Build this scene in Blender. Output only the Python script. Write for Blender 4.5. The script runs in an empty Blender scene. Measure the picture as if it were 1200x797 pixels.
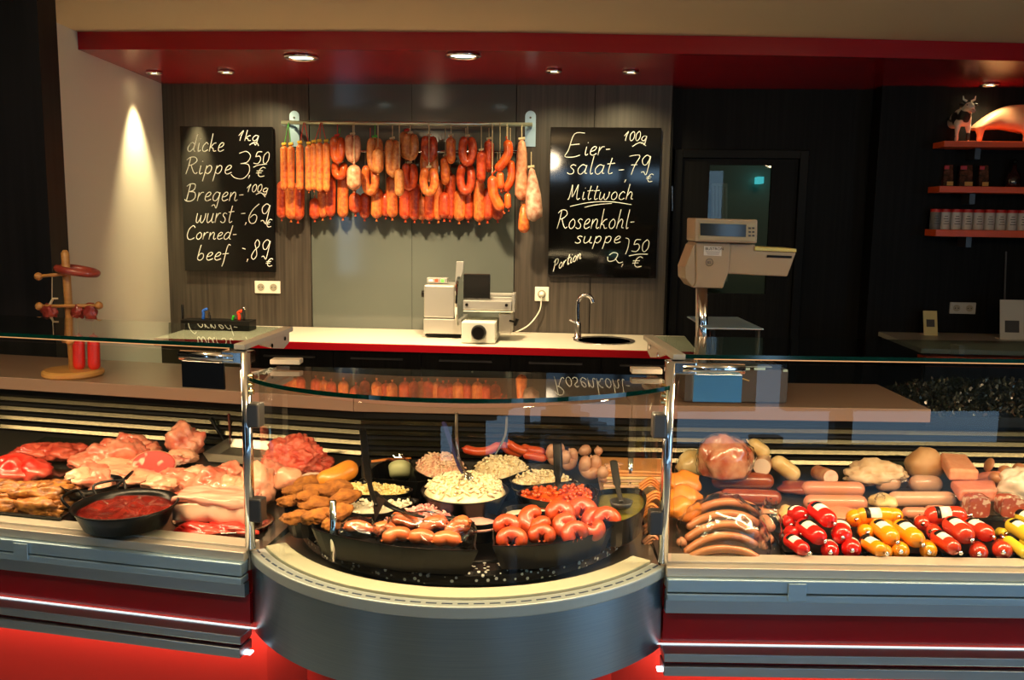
import bpy, bmesh, math, random
from mathutils import Vector, Matrix, noise
random.seed(7)
sc = bpy.context.scene
# ------------------------------------------------------------------ camera
FPX = 1050.0; YAW = 0.075; PITCH = 0.1386; ROLL = 0.0145
CAMLOC = Vector((0, 0, 1.6))
cd = bpy.data.cameras.new('camera'); cam = bpy.data.objects.new('camera', cd)
sc.collection.objects.link(cam); sc.camera = cam
RM = Matrix.Rotation(YAW, 3, 'Z') @ Matrix.Rotation(math.pi/2 - PITCH, 3, 'X') @ Matrix.Rotation(ROLL, 3, 'Z')
cam.matrix_world = Matrix.Translation(CAMLOC) @ RM.to_4x4()
cd.sensor_fit = 'HORIZONTAL'; cd.sensor_width = 36.0; cd.lens = FPX/1200*36.0; cd.clip_start = .02
# ------------------------------------------------------------------ world, view
w = bpy.data.worlds.new('world'); sc.world = w; w.use_nodes = True
bg = w.node_tree.nodes['Background']; bg.inputs[0].default_value = (.42, .70, 1.0, 1); bg.inputs[1].default_value = 3.0
vs = sc.view_settings; vs.view_transform = 'Standard'; vs.look = 'None'; vs.gamma = 1; vs.exposure = 0.0
sc.cycles.max_bounces = 8; sc.cycles.transparent_max_bounces = 24; sc.cycles.caustics_reflective = False; sc.cycles.caustics_refractive = False
sc.cycles.sample_clamp_indirect = 4
# frame helpers: camera-heading frame (X right, D forward) to world, pixel rays to real planes
FW = Vector((-math.sin(YAW), math.cos(YAW), 0)); RT = Vector((math.cos(YAW), math.sin(YAW), 0))
def W(X, D, z): return RT*X + FW*D + Vector((0, 0, z))
def ray(px, py): return RM @ Vector((px-600, -(py-398.5), -FPX))
def hit(px, py, P, N):
    d = ray(px, py); return CAMLOC + d*((P-CAMLOC).dot(N)/d.dot(N))
def atz(px, py, z): return hit(px, py, Vector((0, 0, z)), Vector((0, 0, 1)))
def cp(px, py, D): return hit(px, py, W(0, D, 0), FW)
def pw(px, py, Y): return hit(px, py, Vector((0, Y, 0)), Vector((0, 1, 0)))
def dep(P): return (P-CAMLOC).dot(FW)
YW = 5.365
# ------------------------------------------------------------------ lights (large)
def area(name, loc, direction, sx, sy, power, col):
    l = bpy.data.lights.new(name, 'AREA'); l.shape = 'RECTANGLE'; l.size = sx; l.size_y = sy; l.energy = power; l.color = col
    o = bpy.data.objects.new(name, l); sc.collection.objects.link(o); o.location = loc
    o.rotation_euler = Vector(direction).to_track_quat('-Z', 'Y').to_euler(); return o
def area_line(name, A, B, direction, width, power, col):
    A = Vector(A); B = Vector(B); ax = (B-A).normalized(); d = Vector(direction); d = (d - ax*d.dot(ax)).normalized()
    z = -d; y = z.cross(ax)
    l = bpy.data.lights.new(name, 'AREA'); l.shape = 'RECTANGLE'; l.size = (B-A).length; l.size_y = width; l.energy = power; l.color = col
    o = bpy.data.objects.new(name, l); sc.collection.objects.link(o)
    m = Matrix((ax, y, z)).transposed().to_4x4(); m.translation = (A+B)/2; o.matrix_world = m; return o
def spot(name, loc, target, power, col, ang=1.2, blend=.6, rad=.03):
    l = bpy.data.lights.new(name, 'SPOT'); l.energy = power; l.color = col; l.spot_size = ang; l.spot_blend = blend; l.shadow_soft_size = rad
    o = bpy.data.objects.new(name, l); sc.collection.objects.link(o); o.location = loc
    o.rotation_euler = (Vector(target)-Vector(loc)).to_track_quat('-Z', 'Y').to_euler(); return o
WARM = (1, .72, .40); WARMC = (1, .62, .35)
CASE_POWER = 20; LED_POWER = 1.7; FILL_POWER = 22
# ------------------------------------------------------------------ materials
MATS = {}
def mat(name, c, rough=.5, c2=None, scale=20., metal=0., bump=0., bscale=None, stretch=(1,1,1), coat=0., sss=0., spec=.5, contrast=(.35,.65), detail=4., emis=None, estr=0.):
    if name in MATS: return MATS[name]
    m = bpy.data.materials.new(name); m.use_nodes = True; nt = m.node_tree; b = nt.nodes['Principled BSDF']
    b.inputs['Base Color'].default_value = (*c, 1); b.inputs['Roughness'].default_value = rough; b.inputs['Metallic'].default_value = metal
    b.inputs['Coat Weight'].default_value = coat; b.inputs['Coat Roughness'].default_value = .08
    b.inputs['Specular IOR Level'].default_value = spec
    if sss: b.inputs['Subsurface Weight'].default_value = sss; b.inputs['Subsurface Radius'].default_value = (1, .3, .15); b.inputs['Subsurface Scale'].default_value = .01
    if emis: b.inputs['Emission Color'].default_value = (*emis, 1); b.inputs['Emission Strength'].default_value = estr
    if c2 is not None or bump:
        tc = nt.nodes.new('ShaderNodeTexCoord'); mp = nt.nodes.new('ShaderNodeMapping'); mp.inputs['Scale'].default_value = stretch
        nt.links.new(tc.outputs['Object'], mp.inputs[0])
    if c2 is not None:
        n = nt.nodes.new('ShaderNodeTexNoise'); n.inputs['Scale'].default_value = scale; n.inputs['Detail'].default_value = detail
        r = nt.nodes.new('ShaderNodeValToRGB'); r.color_ramp.elements[0].position = contrast[0]; r.color_ramp.elements[1].position = contrast[1]
        r.color_ramp.elements[0].color = (*c, 1); r.color_ramp.elements[1].color = (*c2, 1)
        nt.links.new(mp.outputs[0], n.inputs['Vector']); nt.links.new(n.outputs[0], r.inputs[0]); nt.links.new(r.outputs[0], b.inputs['Base Color'])
    if bump:
        n = nt.nodes.new('ShaderNodeTexNoise'); n.inputs['Scale'].default_value = bscale or scale; n.inputs['Detail'].default_value = 3
        bp = nt.nodes.new('ShaderNodeBump'); bp.inputs['Strength'].default_value = bump; bp.inputs['Distance'].default_value = .003
        nt.links.new(mp.outputs[0], n.inputs['Vector']); nt.links.new(n.outputs[0], bp.inputs['Height']); nt.links.new(bp.outputs[0], b.inputs['Normal'])
    MATS[name] = m; return m
def glassmat(name, tint=(.93, .98, .95), ior=1.5, rough=0.0, boost=1.0):
    if name in MATS: return MATS[name]
    m = bpy.data.materials.new(name); m.use_nodes = True; nt = m.node_tree; nt.nodes.clear()
    out = nt.nodes.new('ShaderNodeOutputMaterial'); mx = nt.nodes.new('ShaderNodeMixShader'); tr = nt.nodes.new('ShaderNodeBsdfTransparent')
    gl = nt.nodes.new('ShaderNodeBsdfGlossy'); fr = nt.nodes.new('ShaderNodeFresnel'); ge = nt.nodes.new('ShaderNodeNewGeometry')
    inv = nt.nodes.new('ShaderNodeMath'); inv.operation = 'SUBTRACT'; inv.inputs[0].default_value = 1
    mu = nt.nodes.new('ShaderNodeMath'); mu.operation = 'MULTIPLY'; mb_ = nt.nodes.new('ShaderNodeMath'); mb_.operation = 'MULTIPLY'; mb_.inputs[1].default_value = boost; mb_.use_clamp = True
    tr.inputs[0].default_value = (*tint, 1); gl.inputs['Roughness'].default_value = rough; fr.inputs['IOR'].default_value = ior
    L = nt.links.new
    L(ge.outputs['Backfacing'], inv.inputs[1]); L(fr.outputs[0], mu.inputs[0]); L(inv.outputs[0], mu.inputs[1]); L(mu.outputs[0], mb_.inputs[0])
    L(mb_.outputs[0], mx.inputs[0]); L(tr.outputs[0], mx.inputs[1]); L(gl.outputs[0], mx.inputs[2]); L(mx.outputs[0], out.inputs[0])
    MATS[name] = m; return m
def speckle(name, base, dot, scale=90, thr=.22, rough=.25):
    if name in MATS: return MATS[name]
    m = mat(name, base, rough); nt = m.node_tree; b = nt.nodes['Principled BSDF']
    tc = nt.nodes.new('ShaderNodeTexCoord'); v = nt.nodes.new('ShaderNodeTexVoronoi'); v.inputs['Scale'].default_value = scale
    r = nt.nodes.new('ShaderNodeValToRGB'); r.color_ramp.interpolation = 'CONSTANT'
    r.color_ramp.elements[0].color = (*dot, 1); r.color_ramp.elements[1].position = thr; r.color_ramp.elements[1].color = (*base, 1)
    nt.links.new(tc.outputs['Object'], v.inputs['Vector']); nt.links.new(v.outputs['Distance'], r.inputs[0]); nt.links.new(r.outputs[0], b.inputs['Base Color'])
    return m
M_red = mat('red_lacquer', (.34, .004, .010), .22)
M_redmatt = mat('red_panel_paint', (.66, .022, .010), .5)
M_steel = mat('brushed_steel', (.48, .56, .62), .33, metal=1, bump=.06, bscale=60, stretch=(1, 1, 60))  # blue daylight reflection tinted into the steel colour
M_drum = mat('drum_steel', (.34, .44, .51), .30, metal=1, c2=(.29, .38, .46), scale=30, stretch=(.2, .2, 30))  # the drum's bluish window reflection is put into its base colours
M_alu = mat('aluminium_profile', (.42, .62, .78), .34, metal=.7)  # base colour carries a light-blue reflection of daylight
M_sill = mat('pale_steel_sill', (.72, .68, .58), .38, metal=.6)
M_chrome = mat('chrome', (.8, .82, .84), .12, metal=1)
M_dsteel = mat('dark_steel', (.10, .10, .10), .35, metal=.8)
M_black = mat('black_plastic', (.004, .004, .004), .38, spec=.2)
M_blackm = mat('black_matt', (.008, .008, .008), .75)
M_enamel = mat('black_enamel', (.003, .003, .003), .28, spec=.25)
M_beige = mat('beige_metal', (.62, .58, .46), .4)
M_white = mat('white_plastic', (.85, .82, .70), .4)
M_glass = glassmat('clear_glass')
M_gtop = glassmat('top_glass', (.86, .94, .90), 1.55)
M_gedge = mat('green_glass_edge', (.0, .035, .022), .1, coat=.5)
M_film = glassmat('plastic_film', (.95, .95, .95), 1.38, .14, 2.6)
M_cleartub = glassmat('clear_tub', (.93, .93, .90), 1.45, .05, 1.3)
M_wood = mat('light_turned_wood', (.55, .28, .08), .4, (.42, .19, .05), 12, stretch=(1, 1, 6))
M_string = mat('pale_string', (.6, .5, .3), .8)
M_rstring = mat('red_string', (.6, .03, .02), .8)
M_gstring = mat('green_string', (.08, .5, .06), .8)
# ------------------------------------------------------------------ mesh builder
def catmull(pts, per=6, closed=False):
    P = [Vector(p) for p in pts]; n = len(P); out = []
    if n < 3 and not closed: return P
    rng = n if closed else n-1
    for i in range(rng):
        if closed: a, b, c, d = P[(i-1) % n], P[i], P[(i+1) % n], P[(i+2) % n]
        else: a, b, c, d = P[max(i-1, 0)], P[i], P[i+1], P[min(i+2, n-1)]
        for k in range(per):
            t = k/per; out.append(.5*((2*b)+(c-a)*t+(2*a-5*b+4*c-d)*t*t+(3*b-a-3*c+d)*t*t*t))
    if not closed: out.append(P[-1])
    return out
class MB:
    def __init__(s): s.v = []; s.f = []
    def add(s, vs_, fs):
        o = len(s.v); s.v += [Vector(v) for v in vs_]; s.f += [tuple(i+o for i in f) for f in fs]; return s
    def hexa(s, p):   # p: 4 bottom, 4 top
        return s.add(p, [(3,2,1,0), (4,5,6,7), (0,1,5,4), (1,2,6,5), (2,3,7,6), (3,0,4,7)])
    def box(s, x0, x1, y0, y1, z0, z1, M=None):
        p = [Vector(q) for q in ((x0,y0,z0),(x1,y0,z0),(x1,y1,z0),(x0,y1,z0),(x0,y0,z1),(x1,y0,z1),(x1,y1,z1),(x0,y1,z1))]
        if M: p = [M @ q for q in p]
        return s.hexa(p)
    def prism(s, foot, z0, z1):
        n = len(foot); lo = [Vector((p[0], p[1], z0)) for p in foot]; hi = [Vector((p[0], p[1], z1)) for p in foot]
        a = sum(foot[i][0]*foot[(i+1) % n][1]-foot[(i+1) % n][0]*foot[i][1] for i in range(n))
        if a < 0: lo.reverse(); hi.reverse()
        return s.add(lo+hi, [tuple(range(n-1, -1, -1)), tuple(range(n, 2*n))]+[(i, (i+1) % n, n+(i+1) % n, n+i) for i in range(n)])
    def extr(s, poly, dvec):   # planar polygon of 3-D points pushed along dvec
        n = len(poly); P = [Vector(p) for p in poly]; Q = [p+Vector(dvec) for p in P]
        return s.add(P+Q, [tuple(range(n)), tuple(range(2*n-1, n-1, -1))]+[(i, n+i, n+(i+1) % n, (i+1) % n) for i in range(n)])
    def tube(s, pts, r, n=8, closed=False, caps=True, flat=1.0, updir=None):
        P = [Vector(p) for p in pts]; m = len(P)
        R = r if isinstance(r, (list, tuple)) else [r]*m
        T = []
        for i in range(m):
            a = P[(i-1) % m] if (closed or i > 0) else P[i]; b = P[(i+1) % m] if (closed or i < m-1) else P[i]
            t = (b-a); T.append(t.normalized() if t.length > 1e-9 else Vector((0, 0, 1)))
        u = updir.copy() if updir else (Vector((0, 0, 1)) if abs(T[0].z) < .9 else Vector((1, 0, 0)))
        u = (u-T[0]*u.dot(T[0])).normalized(); vs_ = []
        for i in range(m):
            u = (u-T[i]*u.dot(T[i])); u = u.normalized() if u.length > 1e-6 else T[i].orthogonal().normalized()
            v = T[i].cross(u)
            for k in range(n):
                a = 2*math.pi*k/n; vs_.append(P[i]+u*(math.cos(a)*R[i]*flat)+v*(math.sin(a)*R[i]))
        fs = []
        for i in range(m if closed else m-1):
            j = (i+1) % m
            for k in range(n): fs.append((i*n+k, i*n+(k+1) % n, j*n+(k+1) % n, j*n+k))
        if caps and not closed: fs.append(tuple(range(n-1, -1, -1))); fs.append(tuple((m-1)*n+k for k in range(n)))
        return s.add(vs_, fs)
    def cyl(s, a, b, r, r2=None, n=16):
        return s.tube([a, b], [r, r if r2 is None else r2], n)
    def lathe(s, c, prof, n=32, sx=1, sy=1, rot=0):
        c = Vector(c); vs_ = []; m = len(prof)
        for (r, z) in prof:
            for k in range(n):
                a = 2*math.pi*k/n; x = r*sx*math.cos(a); y = r*sy*math.sin(a)
                vs_.append(c+Vector((x*math.cos(rot)-y*math.sin(rot), x*math.sin(rot)+y*math.cos(rot), z)))
        fs = [(i*n+k, i*n+(k+1) % n, (i+1)*n+(k+1) % n, (i+1)*n+k) for i in range(m-1) for k in range(n)]
        if prof[0][0] > 1e-5: fs.append(tuple(range(n-1, -1, -1)))
        if prof[-1][0] > 1e-5: fs.append(tuple((m-1)*n+k for k in range(n)))
        return s.add(vs_, fs)
    def capsule(s, a, b, r, n=14, neck=0.0, bend=None):
        a = Vector(a); b = Vector(b); pts = [a, (a+b)/2+(Vector(bend) if bend else Vector()), b]
        return s.saus(pts, r, n, neck)
    def saus(s, pts, r, n=12, neck=0.0, per=6):
        P = catmull(pts, per); L = [0]
        for i in range(1, len(P)): L.append(L[-1]+(P[i]-P[i-1]).length)
        tot = L[-1]; Q = []; R = []
        def at(d):
            for i in range(1, len(P)):
                if d <= L[i] or i == len(P)-1:
                    t = (d-L[i-1])/max(L[i]-L[i-1], 1e-9); return P[i-1].lerp(P[i], min(max(t, 0), 1))
        e = min(r, tot/2*.95)
        ds = [e*(1-math.cos(a)) for a in (0, .3, .6, .95, 1.3, math.pi/2)]
        k = max(3, len(P)//2); mid = [e+(tot-2*e)*i/k for i in range(1, k)]
        seq = ds+mid+[tot-d for d in reversed(ds)]
        for d in seq:
            dd = min(d, tot-d); rr = r*math.sqrt(max(1-(1-min(dd/e, 1))**2, 0.0)); Q.append(at(d)); R.append(max(rr, r*.12))
        s.tube(Q, R, n)
        if neck:
            for q, dr in ((Q[0], (Q[0]-Q[1])), (Q[-1], (Q[-1]-Q[-2]))):
                dr = (Q[0]-Q[2]).normalized() if q is Q[0] else (Q[-1]-Q[-3]).normalized()
                s.tube([q-dr*r*.1, q+dr*r*neck*.5, q+dr*r*neck], [r*.22, r*.12, r*.26], 8)
        return s
    def lump(s, c, size, seed=0, amp=.2, freq=1.6, sub=3, rotz=0, flatb=True, amp2=.05):
        bm = bmesh.new(); bmesh.ops.create_icosphere(bm, subdivisions=sub, radius=1)
        bm.verts.ensure_lookup_table(); c = Vector(c); out = []
        off = Vector((seed*7.31, seed*3.17, seed*1.7)); Rz = Matrix.Rotation(rotz, 3, 'Z')
        for v in bm.verts:
            p = v.co.copy(); k = 1+amp*noise.noise(p*freq+off)*2+amp2*noise.noise(p*freq*4+off)*2
            q = p*k
            if flatb and q.z < -.55: q.z = -.55+(q.z+.55)*.15
            q = Vector((q.x*size[0]/2, q.y*size[1]/2, (q.z+.55 if flatb else q.z)*size[2]/(1.55 if flatb else 2)))
            out.append(c+Rz @ q)
        s.add(out, [tuple(x.index for x in f.verts) for f in bm.faces]); bm.free(); return s
    def build(s, name, m, parent=None, smooth=False, bevel=0, keep=False):
        vv = s.v; loc = Vector((0, 0, 0))
        if parent is None and not keep:
            xs = [v.x for v in vv]; ys = [v.y for v in vv]; zs = [v.z for v in vv]
            loc = Vector(((min(xs)+max(xs))/2, (min(ys)+max(ys))/2, min(zs)))
        elif parent is not None: loc = world_loc(parent)
        me = bpy.data.meshes.new(name); me.from_pydata([tuple(v-loc) for v in vv], [], s.f); me.validate()
        if m: me.materials.append(m)
        if smooth: me.polygons.foreach_set('use_smooth', [True]*len(me.polygons))
        bm = bmesh.new(); bm.from_mesh(me); bmesh.ops.recalc_face_normals(bm, faces=bm.faces); bm.to_mesh(me); bm.free()
        o = bpy.data.objects.new(name, me); sc.collection.objects.link(o)
        if parent is not None: o.parent = parent
        else: o.location = loc
        if smooth and smooth != 'all':
            md = None
        if bevel:
            md = o.modifiers.new('bevel', 'BEVEL'); md.width = bevel; md.segments = 2; md.limit_method = 'ANGLE'
        return o
def world_loc(o):
    l = Vector((0, 0, 0))
    while o: l += o.location; o = o.parent
    return l
def tag(o, label=None, cat=None, group=None, kind=None):
    if label: o['label'] = label
    if cat: o['category'] = cat
    if group: o['group'] = group
    if kind: o['kind'] = kind
    return o
def thing(name, loc, label, cat, group=None):
    o = bpy.data.objects.new(name, None); sc.collection.objects.link(o); o.location = loc; o.empty_display_size = .05
    return tag(o, label, cat, group)
def structure(name, mb_, m, **k): return tag(mb_.build(name, m, **k), kind='structure')
ORD = 'first second third fourth fifth sixth seventh eighth ninth tenth eleventh twelfth thirteenth fourteenth fifteenth sixteenth seventeenth eighteenth nineteenth twentieth'.split()
# ================================================================== SETTING
m_ceil = mat('ceiling_paint', (.80, .62, .38), .8)
m_lwall = mat('left_wall_plaster', (.68, .64, .54), .75, bump=.05, bscale=90)
m_panel = mat('brown_grain_panel', (.034, .027, .021), .42, (.078, .063, .049), 60, stretch=(1, 1, .03), contrast=(.3, .7))
m_dark = mat('black_grain_panel', (.0035, .0032, .003), .5, (.008, .0075, .007), 60, stretch=(1, 1, .03), spec=.12)
m_darkw = mat('anthracite_cladding', (.006, .006, .006), .5, (.011, .010, .010), 30, stretch=(1, 1, .04), spec=.15)
m_floor = mat('pale_stone_floor', (.24, .28, .31), .14, (.20, .24, .27), 8)
structure('floor', MB().box(-4, 5, -2, 7.6, -.05, 0), m_floor)
structure('ceiling', MB().prism([W(-6, 4.5, 0).xy, W(0, 4.38, 0).xy, W(6, 4.5, 0).xy, (6, -2), (-5, -2)], 2.434, 2.6), m_ceil)
# soffit: red dropped ceiling over the rear
sf = [W(-3, 4.46, 0).xy, W(-2.2, 4.43, 0).xy, W(-1, 4.33, 0).xy, W(0, 4.29, 0).xy, W(1.4, 4.31, 0).xy, W(3.2, 4.41, 0).xy, W(5, 4.5, 0).xy, (4.6, 7.6), (-4, 7.6)]
structure('trim_1', MB().prism(sf, 2.352, 2.435), M_red)
# left wall: pale plaster, and dark-clad pillar in front of it
A = W(-2.062, 3.60, 0); B = W(-2.135, 5.75, 0); th = Vector((-.1, 0, 0))
structure('wall_left', MB().prism([A.xy, B.xy, (B+th).xy, (A+th).xy], 0, 2.44), m_lwall)
for k, (x0, x1) in enumerate(((-1.775, -2.1), (-2.104, -2.5), (-2.504, -3.0))):
    pass
pil = MB().prism([W(-1.775, 3.45, 0).xy, W(-1.79, 3.62, 0).xy, W(-4, 3.62, 0).xy, W(-4, 3.45, 0).xy], 0, 2.433)
structure('wall_left_cladding', pil, m_darkw)
# back wall A
XD = pw(783, 250, YW).x
XL = W(-2.2, 5.5, 0).x
pb = structure('wall_back', MB().box(-2.75, XD, YW+.012, YW+.10, 0, 2.4), M_blackm)
# vertical cladding boards, each its own piece with an open joint
xs = [XL, pw(364, 250, YW).x, pw(481, 250, YW).x, pw(600, 250, YW).x, pw(690, 250, YW).x, XD]
for i, (a, b) in enumerate(((XL-.1, pw(364, 250, YW).x), (pw(604, 250, YW).x, pw(694, 250, YW).x), (pw(694, 250, YW).x+.002, XD))):
    MB().box(a, b-.003, YW, YW+.012, .0, 2.352).build('cladding_panel', m_panel, pb)
m_bsp = mat('grey_green_glass_panel', (.105, .118, .105), .10, spec=.5)
xa, xb = pw(365, 250, YW).x, pw(603, 250, YW).x; xm = (xa+xb)/2
for a, b in ((xa, xm-.001), (xm+.001, xb)): MB().box(a, b, YW-.006, YW+.01, .9, 2.352).build('glass_splashback', m_bsp, pb)
# door zone, recessed
YB = YW+.13
dx0, dx1 = pw(787, 250, YB).x, pw(942, 250, YB).x; dz = pw(860, 176, YB).z
XP0, XP1 = pw(1024, 250, YW-.02).x, pw(1101, 250, YW-.02).x
wb = MB().box(XD, dx0, YB, YB+.08, 0, 2.4); wb.box(dx1, XP0+.05, YB, YB+.08, 0, 2.4); wb.box(dx0, dx1, YB, YB+.08, dz, 2.4); wb.box(XD, XD+.01, YW, YB, 0, 2.4)
structure('wall_back_recess', wb, m_dark)
structure('wall_back_pillar', MB().box(XP0, XP1, YW-.02, YB+.1, 0, 2.352), m_dark)
structure('wall_back_niche', MB().box(XP1, 4.6, YW+.02, YW+.1, 0, 2.352), m_dark)
structure('wall_right', MB().box(4.0, 4.1, 1.3, 7.6, 0, 2.6).box(4.0, 4.1, -2, 1.3, 2.25, 2.6).box(4.0, 4.1, -2, 1.3, 0, .15).box(4.0, 4.1, -.4, -.3, .15, 2.25).box(4.0, 4.1, -2, -1.8, .15, 2.25), m_dark)  # opening near the shop front added to let blue daylight onto floor and metals
# door with glazed pane
p0 = pw(832, 193, YB-.02); p1 = pw(897, 345, YB-.02)
dr = thing('door_1', (( dx0+dx1)/2, YB, 0), None, None); del_ = dr; dr['kind'] = 'structure'
f = MB().box(dx0, dx0+.05, YB-.05, YB+.02, 0, dz); f.box(dx1-.05, dx1, YB-.05, YB+.02, 0, dz); f.box(dx0+.05, dx1-.05, YB-.05, YB+.02, dz-.05, dz); f.build('door_frame', mat('door_frame_black', (.004, .004, .004), .4, spec=.12), dr, bevel=.003)
f = MB().box(dx0+.052, p0.x, YB-.02, YB+.02, .01, dz-.052); f.box(p1.x, dx1-.052, YB-.02, YB+.02, .01, dz-.052); f.box(p0.x, p1.x, YB-.02, YB+.02, .01, p1.z); f.box(p0.x, p1.x, YB-.02, YB+.02, p0.z, dz-.052); f.build('door_leaf', m_dark, dr)
MB().box(p0.x, p1.x, YB, YB+.006, p1.z, p0.z).build('pane', M_glass, dr)
h0 = pw(787.5, 218, YB-.05); h1 = pw(787.5, 247, YB-.05)
MB().cyl(h1+Vector((0, -.01, 0)), h0+Vector((0, -.01, 0)), .006).build('hinge', M_chrome, dr)
# corridor behind the door
cw = MB().box(dx0-.3, dx1+.6, YB+1.6, YB+1.7, 0, 2.6)
structure('wall_corridor', cw, mat('corridor_paint', (.42, .46, .38), .8))
structure('wall_corridor_right', MB().box(dx1+.5, dx1+.6, YB+.08, YB+1.6, 0, 2.6), MATS['corridor_paint'])
structure('wall_corridor_left', MB().box(dx0-.4, dx0-.3, YB+.08, YB+1.7, 0, 2.6), MATS['corridor_paint'])
rd = thing('radiator', pw(842, 300, YB+1.5), 'pale column radiator seen through the door pane in the corridor', 'radiator')
for i in range(5):
    a = pw(835+i*3.9, 216, YB+1.5); b = pw(835+i*3.9, 330, YB+1.5); MB().cyl(b, a, .012, n=10).build('radiator_column', M_white, rd)
a = pw(834, 217, YB+1.5); b = pw(852, 217, YB+1.5); MB().cyl(a, b, .014, n=10).build('radiator_rail', M_white, rd); MB().box(a.x, b.x, YB+1.5, YB+1.599, a.z-.05, a.z-.03).build('wall_bracket', M_white, rd)
spot('corridor_light', Vector((dx0+.9, YB+.7, 2.3)), Vector((dx0+.5, YB+1.6, 1.4)), 2.2, (.9, 1, .8), 2.4, .9, .2)
# corridor small blue screen
q0 = pw(889, 207, YB+1.45); q1 = pw(895, 215, YB+1.45)
sg = MB().box(q0.x, q1.x, YB+1.45, YB+1.6, q1.z, q0.z).build('status_display', mat('cyan_screen', (.02, .1, .1), .3, emis=(.1, .75, .85), estr=.6))
tag(sg, 'tiny glowing cyan display on the corridor wall behind the door pane', 'display')
# shop front behind the camera: unseen openings shaped to control daylight and reflections
sfm = mat('shopfront_frame', (.03, .03, .03), .5)
fr = MB().box(-5, 5, -1.9, -1.8, 2.25, 2.6); fr.box(-5, 5, -1.9, -1.8, 0, .10)
for x0, x1, z0, z1 in ((-5, -3.5, .1, 2.25), (-3.15, -.75, .1, 2.25), (-.75, 1.75, .34, 2.08), (-.3, .7, .1, .34), (1.75, 1.95, .1, .16), (1.95, 3.5, .34, 2.25), (2.3, 2.42, .1, .48), (3.5, 5, .1, 2.25), (-.2, 0, 2.08, 2.25), (.5, .62, 2.08, 2.25), (1.2, 1.75, 2.08, 2.25)): fr.box(x0, x1, -1.9, -1.8, z0, z1)
structure('wall_front', fr, sfm)
structure('wall_left_front', MB().box(-4.1, -4.0, -2, 3.45, 0, 2.6), m_darkw)
# ------------------------------------------------------------------ ceiling lamps
m_bulb = mat('halogen_bulb', (1, .8, .5), .3, emis=(1, .78, .42), estr=14)
m_bulb2 = mat('cool_bulb', (.7, .9, .9), .3, emis=(.75, 1, .92), estr=6)
def downlight(px, py, r, label, big=False, z=2.352):
    c = atz(px, py, z); t = thing('downlight', c, label, 'ceiling light', 'recessed spotlights in the red ceiling')
    MB().lathe(c, [(r, -.002), (r, -.010), (r*.86, -.014), (r*.76, -.010), (r*.74, -.001)], 28).build('trim_ring', M_chrome, t, smooth=True)
    MB().lathe(c, [(r*.74, -.004), (r*.5, -.007), (0, -.008)], 24).build('bulb', m_bulb2 if big else m_bulb, t, smooth=True)
    return c
dl = {}
for key, px, py, r, lab, big in (('a', 181, 84, .045, 'small warm spotlight nearest the pale left wall', 0), ('b', 265, 83, .045, 'small warm spotlight above the left menu board', 0),
        ('c', 353, 66, .085, 'large recessed light with chrome ring above the left end of the sausage rail', 1), ('d', 543, 64, .085, 'large recessed light with chrome ring above the right half of the sausage rail', 1),
        ('e', 649, 82, .045, 'small warm spotlight left of the one above the right menu board', 0), ('f', 739, 83, .045, 'small warm spotlight above the right end of the right menu board', 0),
        ('g', 1160, 98, .05, 'small warm spotlight above the pink pig figure', 0)):
    dl[key] = downlight(px, py, r, lab, bool(big))
dn = Vector((0, 0, -1))
SP = (1, .80, .42)
for key, tgt, p, ang in (('a', (-.075, .04, -1), 95, 1.15), ('b', (0, .55, -1), 28, 1.9), ('e', (0, .5, -1), 20, 1.9), ('f', (0, .55, -1), 28, 1.9), ('g', (0.05, .12, -1), 9, 2.0)):
    c = dl[key]+Vector((0, 0, -.02)); spot('spotlight_'+key, c, c+Vector(tgt), p, SP, ang, .8, .02)
for key in 'cd':
    c = dl[key]+Vector((0, 0, -.02)); spot('spotlight_'+key, c, c+Vector((0.02, .42, -1)), 250, (1, .74, .42), 1.5, .8, .05)
# added unseen fill lamps that brighten ceiling and room from the customer side
for px_, py_, lb_ in ((-1.5, 1.6, 'left'), (-.35, .5, 'middle'), (1.9, 1.6, 'right')):
    c = Vector((px_, py_, 2.2)); t = thing('fill_lamp', c, lb_+' added unseen fill lamp on the customer side of the shop', 'fill lamp', 'added fill lamps on the customer side')
    MB().lathe(c+Vector((0, 0, .1)), [(.03, 0), (.03, .03), (.006, .04), (.006, .11), (0, .117)], 16).build('fitting', M_chrome, t, smooth=True)
    l = bpy.data.lights.new('fill_light', 'POINT'); l.energy = FILL_POWER; l.color = (1, .78, .50); l.shadow_soft_size = .09; lo_ = bpy.data.objects.new('fill_light', l); sc.collection.objects.link(lo_); lo_.location = c
# ================================================================== REAR COUNTER
ZC = .90; YF = 4.715
xl = W(-1.96, 5, 0).x; xr = pw(792, 400, YF).x+.12
m_wt = mat('cream_worktop', (.62, .57, .46), .35)
wt = thing('worktop', ((xl+xr)/2, YF, ZC), 'long cream worktop with dark red front edge along the back wall', 'worktop')
MB().box(xl, xr, YF+.012, YW-.008, ZC-.035, ZC).build('top', m_wt, wt, bevel=.002)
tag(MB().box(xl, xr, YF-.004, YF+.012, ZC-.04, ZC).build('front_edge', M_red, wt, bevel=.002), 'dark red edge strip')
bc = thing('base_cabinet', ((xl+xr)/2, YF, 0), 'black base cabinets under the cream worktop', 'cabinet')
MB().box(xl+.02, xr-.02, YF+.06, YW-.01, .08, ZC-.036).build('carcass', m_dark, bc)
n = 6
for i in range(n):
    a = xl+.02+(xr-xl-.04)*i/n; b = xl+.02+(xr-xl-.04)*(i+1)/n
    d = MB().box(a+.002, b-.002, YF+.04, YF+.06, .09, ZC-.045).build('door', mat('olive_brown_front', (.045, .036, .018), .4) if i == 0 else m_dark, bc)
    MB().box(a+.1, b-.1, YF+.022, YF+.0385, ZC-.09, ZC-.08).build('handle', M_dsteel, d)
q = pw(159, 402, YF+.1)
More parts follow.
